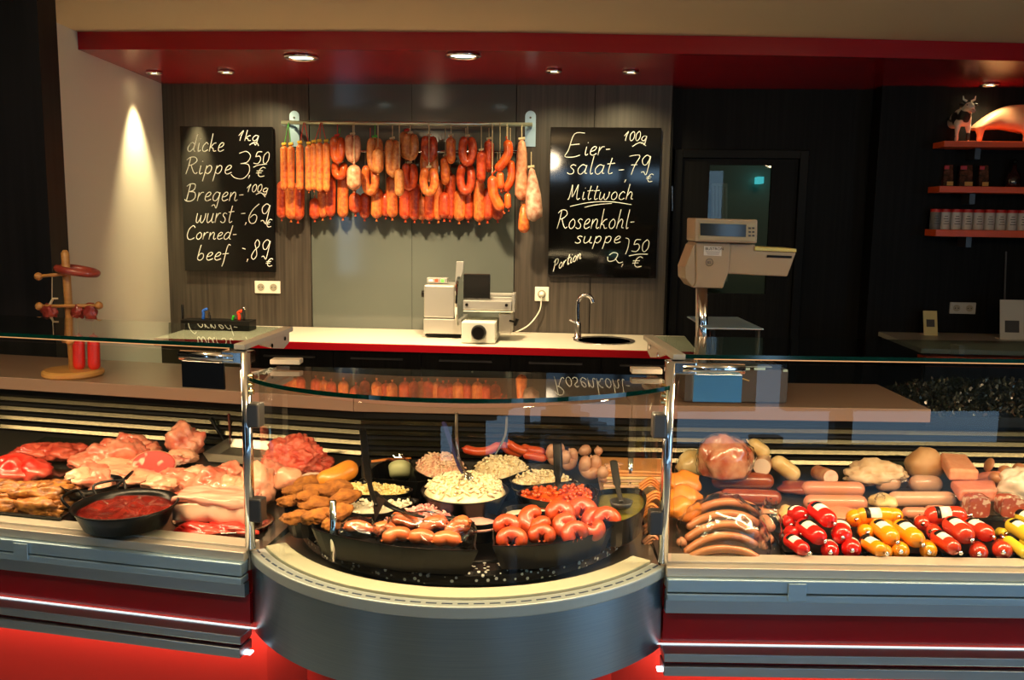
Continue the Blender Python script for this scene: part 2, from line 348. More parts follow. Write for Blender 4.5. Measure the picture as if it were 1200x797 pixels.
# sink + tap
sk = thing('sink', atz(708, 399, ZC), 'small round steel sink set in the cream worktop', 'sink')
c = atz(708, 399.5, ZC); MB().lathe(c, [(.175, .001), (.175, .005), (.155, .006), (.145, -.0)], 40).build('rim', M_chrome, sk, smooth=True)
MB().lathe(c, [(.150, .0015), (0, .0015)], 32).build('bowl', mat('sink_shadow_steel', (.35, .35, .33), .25, metal=1), sk)
tp = thing('tap', atz(677, 397, ZC), 'chrome swan-neck tap beside the round sink', 'tap')
b = atz(677, 397, ZC); YT = b.y
pts = [b, pw(677, 375, YT), pw(677, 358, YT), pw(679, 350, YT), pw(685, 346, YT), pw(692, 348, YT), pw(695, 355, YT)]
MB().tube(catmull(pts, 5), .012, 12).build('spout', M_chrome, tp, smooth=True)
MB().lathe(b, [(.03, 0), (.03, .006), (.02, .012), (.018, .09), (.014, .10)], 20).build('tap_body', M_chrome, tp, smooth=True)
MB().tube([b+Vector((0, 0, .09)), b+Vector((-.05, -.01, .11))], [.008, .005], 10).build('lever', M_chrome, tp, smooth=True)
# sockets
def socket(px0, py0, px1, py1, Y, n, label, m):
    a = pw(px0, py0, Y); b = pw(px1, py1, Y); t = thing('power_socket', ((a.x+b.x)/2, Y, b.z), label, 'socket')
    MB().box(a.x, b.x, Y-.012, Y+.002, b.z, a.z).build('cover_plate', m, t, bevel=.003)
    for i in range(n):
        cx = a.x+(b.x-a.x)*(i+.5)/n; cz = (a.z+b.z)/2; r = (a.z-b.z)*.29
        o = MB(); o.tube([(cx, Y-.0155, cz), (cx, Y-.009, cz)], [r, r], 20); s_ = o.build('socket_well', mat('socket_shadow', (.35, .32, .24), .5), t)
        for d in (-1, 1): MB().tube([(cx+d*r*.45, Y-.017, cz), (cx+d*r*.45, Y-.0156, cz)], [.003, .003], 8).build('pin_hole', M_black, s_)
    return a, b
socket(299, 329, 329, 344, YW, 2, 'double wall socket under the left menu board', M_white)
socket(1113, 354, 1142, 368, YW+.02, 2, 'double wall socket on the black wall below the orange shelves', mat('grey_plastic', (.5, .5, .45), .4))
a, b = socket(627, 336, 643, 353, YW, 1, 'single wall socket with a plug in it beside the slicer', M_white)
cord_a, cord_b = a, b
# ------------------------------------------------------------------ slicer
sl = thing('meat_slicer', atz(548, 400, ZC), 'grey metal meat slicer with black carriage guard on the worktop', 'slicer')
YS = YF+.13
a, b = cord_a, cord_b
MB().tube([((a.x+b.x)/2, YW-.050, (a.z+b.z)/2), ((a.x+b.x)/2, YW-.0175, (a.z+b.z)/2)], [.014, .018], 12).build('plug', M_white, sl, smooth=True)
MB().tube(catmull([((a.x+b.x)/2, YW-.045, (a.z+b.z)/2-.01), pw(633, 362, YW-.045), pw(626, 374, YW-.05), pw(617, 383, YW-.08), atz(604, 389.5, ZC+.004)], 6), .004, 8).build('power_cord', M_white, sl, smooth=True)
def zx(x, y): return 485+x/6.93, 295+y/6.93
def bx(m_, x0, y0, x1, y1, Y, d, name, bev=.004, ms=None):
    a = pw(*zx(x0, y0), Y); b = pw(*zx(x1, y1), Y)
    return MB().box(a.x, b.x, Y, Y+d, min(a.z, b.z), max(a.z, b.z)).build(name, m_, ms or sl, bevel=bev)
m_sla = mat('slicer_aluminium', (.55, .54, .50), .35, metal=.7)
bx(m_sla, 78, 545, 385, 672, YS+.16, .3, 'base_plate')
bx(m_sla, 80, 268, 330, 543, YS+.18, .26, 'motor_housing', .01)
cpn = bx(m_sla, 105, 212, 270, 256, YS+.24, .06, 'control_panel', .002)
bx(mat('red_button', (.7, .05, .02), .3, emis=(1, .1, .03), estr=1), 170, 222, 195, 246, YS+.237, .004, 'red_button', .001, cpn)
bx(mat('green_button', (.1, .7, .05), .3, emis=(.2, 1, .1), estr=1), 220, 224, 243, 247, YS+.237, .004, 'green_button', .001, cpn)
bx(M_white, 120, 225, 155, 246, YS+.237, .004, 'display', .001, cpn)
a = pw(*zx(66, 342), YS+.3); MB().tube([a, a+Vector((.03, 0, 0))], [.02, .02], 12).build('side_knob', M_black, sl, smooth=True)
# circular blade, seen nearly edge-on, with sharpener on top
bc_ = pw(*zx(368, 400), YS+.2); MB().tube([bc_+Vector((-.006, 0, 0)), bc_+Vector((0, 0, 0)), bc_+Vector((.008, 0, 0))], [.145, .15, .142], 40).build('blade', M_chrome, sl)
o = MB(); P = [zx(345, 80), zx(405, 80), zx(400, 160), zx(345, 320), zx(335, 250)]; o.extr([pw(x, y, YS+.2) for x, y in P], (0, .03, 0)); o.build('sharpener', m_sla, sl, bevel=.002)
bx(mat('smoked_guard', (.012, .012, .012), .12), 402, 178, 618, 390, YS+.1, .012, 'carriage_guard', .012)
bx(m_sla, 400, 395, 790, 480, YS+.07, .1, 'carriage_front', .003)
bx(M_white, 400, 482, 800, 494, YS+.05, .22, 'carriage_table', .001)
bx(m_sla, 620, 335, 815, 360, YS+.2, .02, 'food_fence', .002); bx(m_sla, 620, 366, 815, 392, YS+.18, .02, 'food_fence', .002); bx(m_sla, 795, 340, 818, 490, YS+.1, .1, 'food_fence', .002)
bx(m_sla, 690, 505, 790, 668, YS+.1, .16, 'carriage_arm', .003)
bx(mat('pale_slicer_base', (.60, .62, .55), .4), 385, 570, 660, 748, YS-.03, .28, 'thickness_housing', .006)
bx(M_black, 380, 745, 665, 766, YS-.02, .26, 'rubber_foot', .001); bx(M_black, 90, 674, 380, 690, YS+.18, .25, 'rubber_foot', .001)
a = pw(*zx(527, 655), YS-.03); MB().tube([a+Vector((0, -.002, 0)), a+Vector((0, -.02, 0)), a+Vector((0, -.035, 0))], [.042, .040, .034], 28).build('dial', M_black, sl, smooth=False)
for x, y in ((430, 430), (752, 434)):
    a = pw(*zx(x, y), YS+.07); MB().tube([a+Vector((0, -.001, 0)), a+Vector((0, -.012, 0))], [.009, .008], 12).build('screw_knob', M_black, sl)
a = pw(*zx(775, 560), YS+.1); b = pw(*zx(840, 545), YS+.1); c = pw(*zx(820, 600), YS+.1)
MB().tube([a, (b+c)/2], [.006, .006], 8).tube([b, c], [.012, .010], 10).build('clamp_handle', M_black, sl)
# ------------------------------------------------------------------ knives in a block at the left
kb = thing('knife_block', pw(262, 398, 5.1), 'low black knife block on the left end of the worktop behind the glass', 'knife block')
a = pw(212, 398, 5.08); b = pw(292, 384, 5.08)
MB().box(a.x, b.x, 5.08, 5.2, ZC+.001, ZC+.06).build('block', M_black, kb, bevel=.004)
hc = [('black', (.006, .006, .006), 214, 357, 2.2), ('blue', (.02, .12, .6), 239, 362, 2.6), ('black slim', (.008, .008, .01), 245.5, 366, 1.5), ('green', (.03, .5, .03), 274, 370, 2.2), ('red', (.75, .05, .01), 280, 364, 2.8), ('black steel-tipped', (.01, .01, .01), 286, 361, 2.4)]
for nm, col, px, py, r in hc:
    t0 = pw(px, py, 5.14); bs = Vector((t0.x+random.uniform(-.01, .01), 5.14, ZC+.0605)); rr = r*4.9/1050
    k = thing('knife', bs, 'knife with %s handle standing in the black block behind the left glass' % nm, 'knife', 'knives in the block')
    tip = t0+Vector((.02 if nm in ('blue', 'red') else 0, 0, 0))
    MB().tube(catmull([bs, bs.lerp(t0, .5), t0+Vector((-.004, 0, -.012)), tip], 5), rr, 10, flat=.7).build('handle', mat('handle_'+nm.replace(' ', '_'), col, .3), k, smooth=True)
    if 'steel' in nm: MB().lump(t0+Vector((0, 0, -.003)), (.018, .018, .02), 1, .0, flatb=False, sub=2).build('steel_cap', M_chrome, k, smooth=True)
# ------------------------------------------------------------------ menu boards with chalk writing
G = {}
def g(ch, wd, *st): G[ch] = (wd, st)
g('d', .62, [(.5,.42),(.3,.52),(.08,.3),(.06,.08),(.22,0),(.42,.18),(.5,.42)], [(.62,1.02),(.52,.5),(.46,.1),(.58,0)])
g('i', .26, [(.12,.5),(.08,.12),(.14,0),(.26,.08)], [(.18,.72),(.2,.76)])
g('c', .46, [(.44,.42),(.3,.52),(.1,.32),(.08,.08),(.24,0),(.44,.1)])
g('k', .52, [(.16,1.05),(.1,.5),(.04,0)], [(.46,.5),(.3,.46),(.12,.24),(.26,.2),(.34,.02),(.5,.04)])
g('e', .46, [(.06,.22),(.3,.28),(.42,.44),(.3,.52),(.12,.36),(.08,.1),(.22,0),(.46,.1)])
g('R', .72, [(.22,.98),(.16,.5),(.04,0)], [(0,.82),(.2,.98),(.5,.98),(.62,.78),(.42,.58),(.18,.5)], [(.3,.52),(.48,.14),(.62,.02),(.72,.1)])
g('p', .56, [(.16,.5),(.08,0),(0,-.42)], [(.12,.3),(.3,.5),(.46,.42),(.42,.16),(.26,.02),(.1,.12)])
g('n', .56, [(.1,.5),(.04,0)], [(.06,.2),(.28,.5),(.42,.42),(.38,.1),(.46,0),(.56,.08)])
g('u', .56, [(.08,.5),(.04,.14),(.14,0),(.36,.16),(.46,.5)], [(.46,.5),(.4,.1),(.5,0),(.56,.06)])
g('r', .40, [(.1,.5),(.04,0)], [(.06,.22),(.24,.48),(.4,.5)])
g('s', .42, [(.4,.46),(.24,.52),(.12,.4),(.3,.22),(.28,.04),(.1,0),(-.02,.08)])
g('t', .38, [(.26,.9),(.14,.2),(.2,0),(.36,.08)], [(.04,.56),(.44,.6)])
g('w', .74, [(.08,.5),(.04,.1),(.16,0),(.32,.2),(.36,.4)], [(.36,.4),(.36,.08),(.5,0),(.66,.22),(.7,.5)])
g('g', .54, [(.48,.44),(.28,.52),(.08,.3),(.1,.06),(.28,.02),(.44,.24),(.5,.5)], [(.5,.5),(.42,-.1),(.34,-.42),(.2,-.22),(.04,-.3)])
g('o', .48, [(.3,.52),(.1,.34),(.08,.1),(.24,0),(.42,.16),(.42,.4),(.28,.52)])
g('b', .52, [(.2,1),(.1,.4),(.08,.08),(.26,0),(.42,.16),(.4,.4),(.24,.44),(.1,.26)])
g('f', .40, [(.46,.96),(.34,1.02),(.24,.7),(.14,-.1),(.06,-.4)], [(.02,.4),(.4,.44)])
g('a', .54, [(.46,.44),(.26,.52),(.06,.3),(.08,.06),(.24,0),(.42,.24),(.48,.5)], [(.48,.5),(.42,.08),(.54,.04)])
g('l', .24, [(.2,1.02),(.1,.3),(.12,0),(.24,.06)])
g('h', .54, [(.2,1.02),(.1,.4),(.04,0)], [(.07,.2),(.28,.5),(.42,.4),(.38,.08),(.52,.04)])
g('B', .70, [(.22,.96),(.14,.4),(.08,.02)], [(0,.86),(.24,1),(.54,.96),(.5,.66),(.2,.54)], [(.2,.54),(.56,.5),(.62,.2),(.4,0),(.06,0),(-.04,.1)])
g('C', .66, [(.6,.84),(.44,1),(.16,.74),(.06,.3),(.18,.02),(.42,0),(.62,.12)])
g('E', .66, [(.66,1),(.3,.96),(.16,.3),(.06,.02),(.36,0),(.58,.08)], [(.18,.5),(.52,.54)])
g('M', .9, [(0,.02),(.1,.1),(.24,.96)], [(.24,.96),(.28,.3),(.34,.22),(.64,.98)], [(.64,.98),(.62,.2),(.7,0),(.84,.1)])
g('P', .62, [(.2,.96),(.12,.4),(.04,-.04)], [(0,.8),(.22,1),(.5,.94),(.5,.62),(.2,.46)])
g('-', .34, [(.04,.34),(.3,.36)])
g('1', .42, [(0,.5),(.34,1),(.2,.5),(.14,0)])
g('0', .46, [(.3,1),(.08,.7),(.06,.2),(.2,0),(.4,.3),(.42,.8),(.3,1)])
g('G', .5, [(.44,.94),(.24,1),(.06,.8),(.12,.56),(.3,.6),(.46,.96)], [(.46,.96),(.4,.4),(.34,-.1)])
g('3', .62, [(.1,.94),(.36,1.02),(.54,.84),(.44,.6),(.2,.54)], [(.2,.54),(.5,.5),(.56,.2),(.36,-.04),(.06,-.02),(-.12,.12)])
g(',', .2, [(.14,.16),(.04,-.2)])
g('5', .54, [(.5,1),(.2,.98),(.1,.58)], [(.1,.58),(.36,.64),(.46,.34),(.3,.02),(.0,.06)])
g('6', .56, [(.5,1.0),(.2,.7),(.04,.3),(.16,.02),(.4,.06),(.46,.34),(.3,.46),(.1,.3)])
g('9', .52, [(.46,.9),(.28,1),(.08,.8),(.14,.54),(.32,.54),(.48,.94)], [(.48,.94),(.42,.4),(.34,0),(.2,.16),(.08,.12)])
g('8', .52, [(.44,.86),(.3,1),(.18,.8),(.3,.5),(.36,.2),(.2,0),(.06,.16),(.2,.46),(.42,.66),(.44,.86)])
g('7', .56, [(.0,.94),(.26,1),(.54,.96),(.34,.5),(.2,0)], [(.14,.5),(.46,.52)])
g('E2', .5, [(.5,.88),(.34,1),(.16,.7),(.12,.2),(.26,0),(.48,.08)], [(.0,.6),(.36,.62)], [(-.02,.38),(.3,.4)])
m_chalk = mat('chalk_pen', (.92, .92, .86), .7)
def write(mb_, word, x0, yb, x1, h, Y, slope=0, slant=.12, r=.0026, yb1=None):
    glyphs = word if isinstance(word, list) else list(word)
    tot = sum(G[c][0] for c in glyphs)+.06*(len(glyphs)-1); k = (x1-x0)/tot; cx = 0
    yb1 = yb if yb1 is None else yb1
    for ch in glyphs:
        wd, st = G[ch]
        for s_ in st:
            pts = []
            for (gx, gy) in s_:
                ux = (cx+gx)*k; px = x0+ux+gy*h*slant; py = yb+(yb1-yb)*ux/(x1-x0)-gy*h
                pts.append(pw(px, py, Y))
            mb_.tube(catmull(pts, 4), r, 5)
        cx += wd+.06
def stroke(mb_, pts, Y, r=.0026): mb_.tube(catmull([pw(x, y, Y) for x, y in pts], 5), r, 5)
m_board = mat('black_glass_board', (.003, .003, .003), .06, spec=.6)
def board(px0, py0, px1, py1, label, cat='menu board'):
    a = pw(px0, py0, YW-.03); b = pw(px1, py1, YW-.03)
    t = thing('menu_board', ((a.x+b.x)/2, YW-.03, b.z), label, cat)
    MB().box(a.x, b.x, YW-.035, YW-.015, b.z, a.z).build('board_panel', m_board, t, bevel=.002)
    for sx in (.15, .85):
        x = a.x+(b.x-a.x)*sx; MB().box(x-.02, x+.02, YW-.0145, YW-.0005, b.z+.2, a.z-.2).build('wall_spacer', M_dsteel, t)
    return t
bl = board(211, 148, 323, 319, 'left black menu board with chalk-pen prices from dicke Rippe to Corned-beef')
br = board(645.5, 149, 768.5, 326.5, 'right black menu board with Eiersalat and Mittwoch Rosenkohlsuppe')
YC = YW-.037
def wl(parent, label, *items):
    o = MB()
    for it in items:
        if it[0] == 's': stroke(o, it[1], YC)
        else: write(o, *it[1:], **{}) if len(it) == 6 else write(o, it[1], it[2], it[3], it[4], it[5], YC, **(it[6] if len(it) > 6 else {}))
    x = o.build('writing', m_chalk, parent, smooth=True); x['label'] = label
W_ = lambda word, x0, yb, x1, h, **k: ('w', word, x0, yb, x1, h, k)
S_ = lambda *p: ('s', list(p))
wl(bl, 'handwritten word dicke', W_('dicke', 219, 177.5, 262, 20))
wl(bl, 'handwritten 1 kg with an underline', W_('1kg', 279, 165, 303, 12), S_((292.5, 170), (297, 167), (301, 167.5), (303, 171)))
wl(bl, 'handwritten word Rippe', W_('Rippe', 217, 204, 271, 20))
wl(bl, 'handwritten price 3,50 euro', W_('3', 274, 208, 293, 30), W_(',', 291, 207, 293, 11), W_('50', 297, 192, 315, 14), S_((297, 196), (303, 193.5), (313, 192.5)), W_(['E2'], 300, 207, 310, 11))
wl(bl, 'handwritten word Bregen-', W_('Bregen-', 217, 235.5, 285, 20))
wl(bl, 'handwritten 100 g above the wurst price', W_('100g', 289, 225, 314, 9), S_((300, 228), (306, 226), (311, 231)))
wl(bl, 'handwritten word wurst', W_('wurst', 229, 261, 272, 22))
wl(bl, 'handwritten price -,69 euro', S_((282.5, 250.5), (287.5, 250)), W_(',', 287, 262, 289, 9), W_('69', 290, 262, 315, 23), W_(['E2'], 311, 266, 318, 9))
wl(bl, 'handwritten word Corned-', W_('Corned-', 218, 280.5, 277, 16))
wl(bl, 'handwritten word beef', W_('beef', 230, 305, 267, 18))
wl(bl, 'handwritten price -,89 euro', S_((284, 291), (287.5, 292)), W_(',', 289, 305, 291, 9), W_('89', 293, 304, 315, 23), W_(['E2'], 311.5, 312, 319, 9))
wl(br, 'handwritten word Eier-', W_(['E'], 660, 184, 682, 28), W_('ier-', 684, 182, 715, 20))
wl(br, 'handwritten 100 g with an underline', W_('100g', 731, 165, 758, 11), S_((741, 172), (750, 167), (757, 171)))
wl(br, 'handwritten word salat', W_('salat', 665, 204, 718, 21))
wl(br, 'handwritten price -,79 euro', S_((725, 199.5), (731.5, 199)), W_(',', 731.5, 212, 734, 10), W_('79', 735, 205, 761, 23), W_(['E2'], 757, 213, 765, 9))
wl(br, 'handwritten word Mittwoch', W_('Mittwoch', 665, 234, 742, 18))
wl(br, 'double underline below Mittwoch', S_((668, 242), (690, 237.5), (715, 236.5), (740, 240)), S_((685, 243), (700, 240), (717, 238.5)))
wl(br, 'handwritten Rosenkohl-', W_('Rosenkohl-', 652, 268, 743, 22))
wl(br, 'handwritten suppe', W_('suppe', 674, 285, 727, 16))
wl(br, 'long comma stroke of the soup price', S_((733, 279), (737, 281), (736, 290), (733, 298)))
wl(br, 'handwritten Portion', W_('Portion', 648, 318, 681, 13, yb1=303))
wl(br, 'handwritten price 2,50 euro', S_((712, 301), (713, 306), (720, 305), (724, 298), (719, 296), (714, 299)), S_((721, 303), (725, 308), (730, 307)), W_(',', 728, 311, 730.5, 10), W_('50', 740, 295, 760, 14), S_((737, 300), (748, 298), (759, 298)), W_(['E2'], 741, 313, 752, 12))
# ================================================================== SAUSAGE RAIL
YR = YW-.22; YR2 = YW-.10
rl = thing('hanging_rail', pw(480, 144, YR), 'double steel hanging rail on wall brackets carrying the sausages', 'rail')
MB().cyl(pw(330, 143.5, YR), pw(624, 146, YR), .011).build('front_rail', mat('rail_steel', (.62, .66, .50), .32, metal=.8), rl, smooth=True)
MB().cyl(pw(329, 177, YR2), pw(616, 178, YR2), .008).build('rear_rail', M_chrome, rl, smooth=True)
for x in (345.5, 621.5):
    a = pw(x-6, 136, YW); b = pw(x+6, 172, YW); r = (b.x-a.x)/2
    o = MB(); o.extr([(a.x+r-r*math.cos(t), YW-.001, a.z-r+r*math.sin(t)+.03) for t in [math.pi*i/10 for i in range(11)]]+[(b.x, YW-.001, b.z), (a.x, YW-.001, b.z)], (0, -.006, 0))
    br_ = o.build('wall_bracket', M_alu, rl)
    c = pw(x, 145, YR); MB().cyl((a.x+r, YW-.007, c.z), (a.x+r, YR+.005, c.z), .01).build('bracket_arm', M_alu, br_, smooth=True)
    MB().cyl((a.x+r, YW-.007, a.z-.01), (a.x+r, YW-.012, a.z-.01), .006).build('screw', M_dsteel, br_)
ms_o = mat('sausage_orange', (.80, .24, .045), .38, (.52, .08, .02), 45, bump=.5, bscale=60, coat=.2)
ms_r = mat('sausage_red', (.66, .10, .022), .38, (.40, .03, .01), 45, bump=.5, bscale=60, coat=.2)
ms_b = mat('sausage_brown', (.50, .13, .03), .4, (.72, .30, .09), 55, bump=.5, bscale=60, coat=.2)
ms_w = mat('sausage_pale', (.68, .36, .20), .45, (.48, .14, .06), 35, bump=.5, bscale=50)
ms_s = mat('sausage_shiny', (.72, .13, .02), .22, (.5, .05, .01), 20, coat=.6)
cnt = {}
def nth(k): cnt[k] = cnt.get(k, -1)+1; i = cnt[k]; return ORD[i] if i < 20 else 'twenty-'+ORD[i-20]
GR = 'sausages hanging on the rail'
def stick(x, y0, y1, r, Y, m, name, lab, string=None, rx=None, x1=None, neck=.5, ry=143.5, clip=None):
    a = pw(x, y0, Y); b = pw(x if x1 is None else x1, y1, Y); R = r*dep(a)/1050
    t = thing(name, b-Vector((0, 0, .001)), lab, 'sausage', GR)
    MB().capsule(a, b, R, 12, neck).build('casing', m, t, smooth=True)
    if string:
        tp_ = pw(rx if rx is not None else x, ry, Y)
        MB().tube([a, tp_], .0022, 6).build('string', string, t)
    if clip:
        MB().tube([a+Vector((-.012, 0, .008)), a+Vector((.012, 0, .012))], [.010, .009], 6).build('knot', clip, t)
m_knot = mat('yellow_knot', (.75, .45, .04), .7)
for x, y0, y1, st, rx in ((333, 171, 223, M_gstring, 338), (341, 171, 223, M_gstring, 338), (351.5, 169, 223, M_rstring, 356), (362, 170, 224, M_rstring, 357), (368, 168, 223, M_rstring, 376), (374.5, 167, 225, M_rstring, 376), (382.5, 167, 225, M_rstring, 377)):
    stick(x, y0, y1, 4.3, YR-.01, ms_o, 'straight_sausage', '%s slim orange stick sausage from the left in the upper row' % nth('ust'), st, rx, clip=m_knot)
def ring(x, cy, wd, ht, Y, m, lab, string=M_rstring, r=5.0, tilt=0, ry=143.5, gap=True):
    c = pw(x, cy, Y); k = dep(c)/1050; R = r*k; a = (wd/2-r)*k; b = (ht/2-r*.6)*k
    pts = []
    for i in range(11):
        th_ = math.radians(100+ (340)*i/10); pts.append(c+Vector((a*math.cos(th_)*math.cos(tilt), a*math.cos(th_)*math.sin(tilt)+(.012 if i > 5 else -.012)*(1 if abs(i-5) > 3 else 0), b*math.sin(th_))))
    t = thing('ring_sausage', c-Vector((0, 0, b+R)), lab, 'sausage', GR)
    MB().saus(pts, R, 12, .3, per=4).build('casing', m, t, smooth=True)
    MB().tube([c+Vector((0, 0, b)), pw(x, ry, Y)], .0022, 6).build('string', string, t)
    MB().tube([c+Vector((-.014, -.004, b+.008)), c+Vector((.014, -.004, b+.014))], [.007, .007], 6).build('knot', string, t)
rings = [(395.5,174.5,18,32,0,ms_s,0), (413.5,173,19,33,0,ms_w,0), (439.5,180,20,40,0,ms_b,0), (460,184,19,44,0,ms_b,0), (481,171,20,31,0,ms_b,0), (503,173,20,30,0,ms_r,0), (528.6,174,12,31,0,ms_o,1.3), (548,176,22,34,0,ms_r,0), (564,194,12,37,0,ms_r,1.2), (477,169,18,33,1,ms_b,0),
         (434,210,22,35,1,ms_o,0), (398,199,20,20,1,ms_s,0), (480,206,20,32,1,ms_r,0), (502.7,212,23,33,-1,ms_o,0), (503,193,22,36,1,ms_b,0), (522,198,12,33,1,ms_o,1.2), (546,209,23,36,1,ms_r,0), (573,181,13,37,1,ms_r,1.2)]
for i, (x, cy, wd, ht, lay, m, tl) in enumerate(sorted(rings)):
    Y = YR-.005 if lay == 0 else (YR+.045 if lay == 1 else YR-.05)
    ring(x, cy, wd, ht, Y, m, '%s looped ring sausage counted from the left on the rail' % nth('ring'), [M_rstring, M_gstring, M_string][i % 3 if x < 480 else 2], tilt=tl, ry=143.5 if lay <= 0 else 150)
for x, y0, y1, r, m in ((443, 174, 203, 6.5, ms_b), (468, 198, 230, 5.5, ms_b), (415, 193, 223, 8.5, ms_w)):
    stick(x, y0, y1, r, YR-.045, m, 'thick_sausage', '%s stubby mottled brown sausage in front of the rings' % nth('stub'), M_string, x, neck=.3)
low = [(331,212,256),(341,212,257),(350,214,258),(369,232,257),(388,205,254),(402,205,255),(416,226,250),(428,226,256),(442,220,256),(459,206,255),(475,216,257),(486,214,258),(494,230,258),(504,222,259),(513,210,258),(528,203,257),(539,222,259),(549,224,258),(561,210,260),(572,220,258),(583,228,258),(452,226,254),(379,220,255),(521,225,256)]
for i, (x, y0, y1) in enumerate(sorted(low)):
    stick(x, y0, y1, 6.0+(i*7 % 5)*.35, YR2-.01 if i % 2 else YR2+.01, [ms_r, ms_o, ms_r, ms_r, ms_w if x < 335 else ms_o][i % 5], 'hanging_sausage', '%s long red sausage from the left in the lower rear row' % nth('low'), M_string, x, x1=x+random.uniform(-1, 1), ry=178)
def banana(pts, r, Y, lab, m=ms_s, ry=144, nm='curved_sausage'):
    P = [pw(x, y, Y) for x, y in pts]; R = r*dep(P[0])/1050; t = thing(nm, P[-1], lab, 'sausage', GR)
    MB().saus(P, R, 12, .7).build('casing', m, t, smooth=True)
    MB().tube([P[0], pw(pts[0][0], ry, Y)], .0022, 6).build('string', M_string, t)
banana([(594,164),(596,178),(590,190),(581,200)], 5.6, YR-.04, 'upper shiny orange curved sausage near the right rail end')
banana([(598,188),(600,203),(597,215),(590,224)], 5, YR-.0, 'shiny orange curved sausage bent leftward at the right rail end', ry=150)
banana([(577,206),(578,226),(583,238),(589,247)], 6, YR-.05, 'lower shiny orange curved sausage bent to the right')
banana([(586,201),(586,210),(587,222)], 4.6, YR-.03, 'short shiny sausage between the curved ones')
banana([(595,226),(595,236),(596,245)], 4, YR-.0, 'small shiny sausage hanging low at the right')
def pear(prof, x, Y, lab, m, ry, x1=None):
    ys = [p[0] for p in prof]; x1 = x1 if x1 is not None else x
    P = [pw(x+(x1-x)*i/(len(prof)-1), y, Y) for i, (y, r) in enumerate(prof)]; k = dep(P[0])/1050
    t = thing('salami', P[-1], lab, 'salami', GR)
    MB().tube(P, [max(r*k, .0015) for y, r in prof], 14).build('casing', m, t, smooth=True)
    MB().tube([P[0], pw(x, ry, Y)], .0025, 6).build('string', M_string, t)
    MB().tube([P[0]+Vector((-.018, 0, 0)), P[0]+Vector((.018, 0, .004))], [.008, .008], 6).build('knot', M_string, t)
ms_m = mat('mouldy_salami', (.62, .42, .30), .6, (.36, .14, .08), 30, bump=.6, bscale=40)
pear([(163,.5),(167,4),(180,6),(200,6.5),(218,8),(228,8),(233,5),(235,1)], 611.5, YR-.02, 'pear-shaped orange salami at the right end of the rail', ms_w, 145)
pear([(196,.5),(200,3.5),(212,6),(228,9),(246,10),(255,9),(258,4),(259,1)], 622.5, YR-.05, 'pale mould-coated salami furthest to the right', ms_m, 178, 628)
pear([(238,1),(244,4.5),(258,6.5),(268,7),(272,4),(273,1)], 614, YR-.0, 'small orange salami hanging lowest at the right rail end', ms_o, 200)
# ================================================================== SHELVES ON THE RIGHT
m_osh = mat('orange_red_shelf', (.85, .11, .02), .35)
def shelf(px, py0, py1, name, lab):
    a = cp(px, py0, 5.02); b = cp(px, py1, 5.02); x1 = 3.9
    t = thing(name, (a.x+1, a.y+.1, b.z), lab, 'shelf', 'orange wall shelves')
    MB().box(a.x, x1, a.y, YW+.018, b.z, a.z).build('board', m_osh, t, bevel=.002)
    for k in range(3): MB().box(a.x+.2+k*.5, a.x+.23+k*.5, YW-.1, YW+.018, b.z-.06, b.z-.0005).build('bracket', M_dsteel, t)
    return a.z
z1 = shelf(1107, 165, 172, 'wall_shelf', 'top orange wall shelf with animal figures')
z2 = shelf(1101, 218, 225.5, 'wall_shelf', 'middle orange wall shelf with small packets')
z3 = shelf(1097, 269, 277, 'wall_shelf', 'bottom orange wall shelf with a row of tins')
DS = 5.09
def S(px, py): return cp(px, py, DS)
# tins
m_tin = mat('white_tin', (.62, .60, .55), .35); m_tinr = mat('tin_red_lid', (.6, .02, .02), .3); m_ptx = mat('dark_print', (.05, .05, .05), .6)
for i in range(9):
    px = 1097+i*13.1; c = S(px+ (0 if i else 2), 262); c = Vector((c.x, c.y+.04, z3+.001)); r = .029
    t = thing('tin_can', c, '%s white tin with red lid from the left on the bottom shelf' % ORD[i], 'tin', 'tins on the bottom shelf')
    MB().lathe(c, [(r*.97, 0), (r, .003), (r, .105), (r*.97, .108)], 24).build('can', m_tin if i else mat('grey_tin', (.15, .15, .15), .4), t, smooth=False)
    MB().lathe(c, [(r*1.02, .096), (r*1.02, .113), (0, .114)], 24).build('lid', m_tinr, t)
    o = MB()
    for k in range(4): o.box(c.x-.016+.004*(k % 2), c.x+.014-.003*k, c.y-r-.0008, c.y-r+.006, .03+k*.014+c.z, .0335+k*.014+c.z)
    o.build('label_print', m_ptx, t)
# packets
m_pk = mat('packet_dark', (.03, .012, .008), .15, (.16, .05, .03), 40, coat=.6); m_go = mat('gold_band', (.75, .42, .08), .4)
for i, (px0, px1) in enumerate(((1110, 1124), (1129, 1147), (1152, 1166))):
    a = S(px0, 215); b = S(px1, 190); y = a.y+.05; Lb = ('left', 'middle', 'right')[i]
    t = thing('snack_packet', (a.x/2+b.x/2, y, z2+.001), '%s of three dark cellophane packets on the middle shelf' % Lb, 'packet', 'packets on the middle shelf')
    zt = z2+.125
    o = MB(); o.hexa([(a.x, y, z2+.001), (b.x, y, z2+.001), (b.x, y+.05, z2+.001), (a.x, y+.05, z2+.001), (a.x+.004, y+.02, zt), (b.x-.004, y+.02, zt), (b.x-.004, y+.028, zt), (a.x+.004, y+.028, zt)]); o.build('bag', m_pk, t, bevel=.006)
    mx = (a.x+b.x)/2; MB().box(mx-.01, b.x-.006, y-.002, y+.002, z2+.008, z2+.03).build('gold_label', m_go, t)
    MB().box(a.x+.004, mx, y+.012, y+.018, zt-.026, zt-.006).build('red_label', m_tinr, t)
jc = S(1192, 214); jc = Vector((jc.x, jc.y+.05, z2+.001))
jr = thing('glass_carafe', jc, 'dark stoppered glass carafe at the right end of the middle shelf', 'carafe')
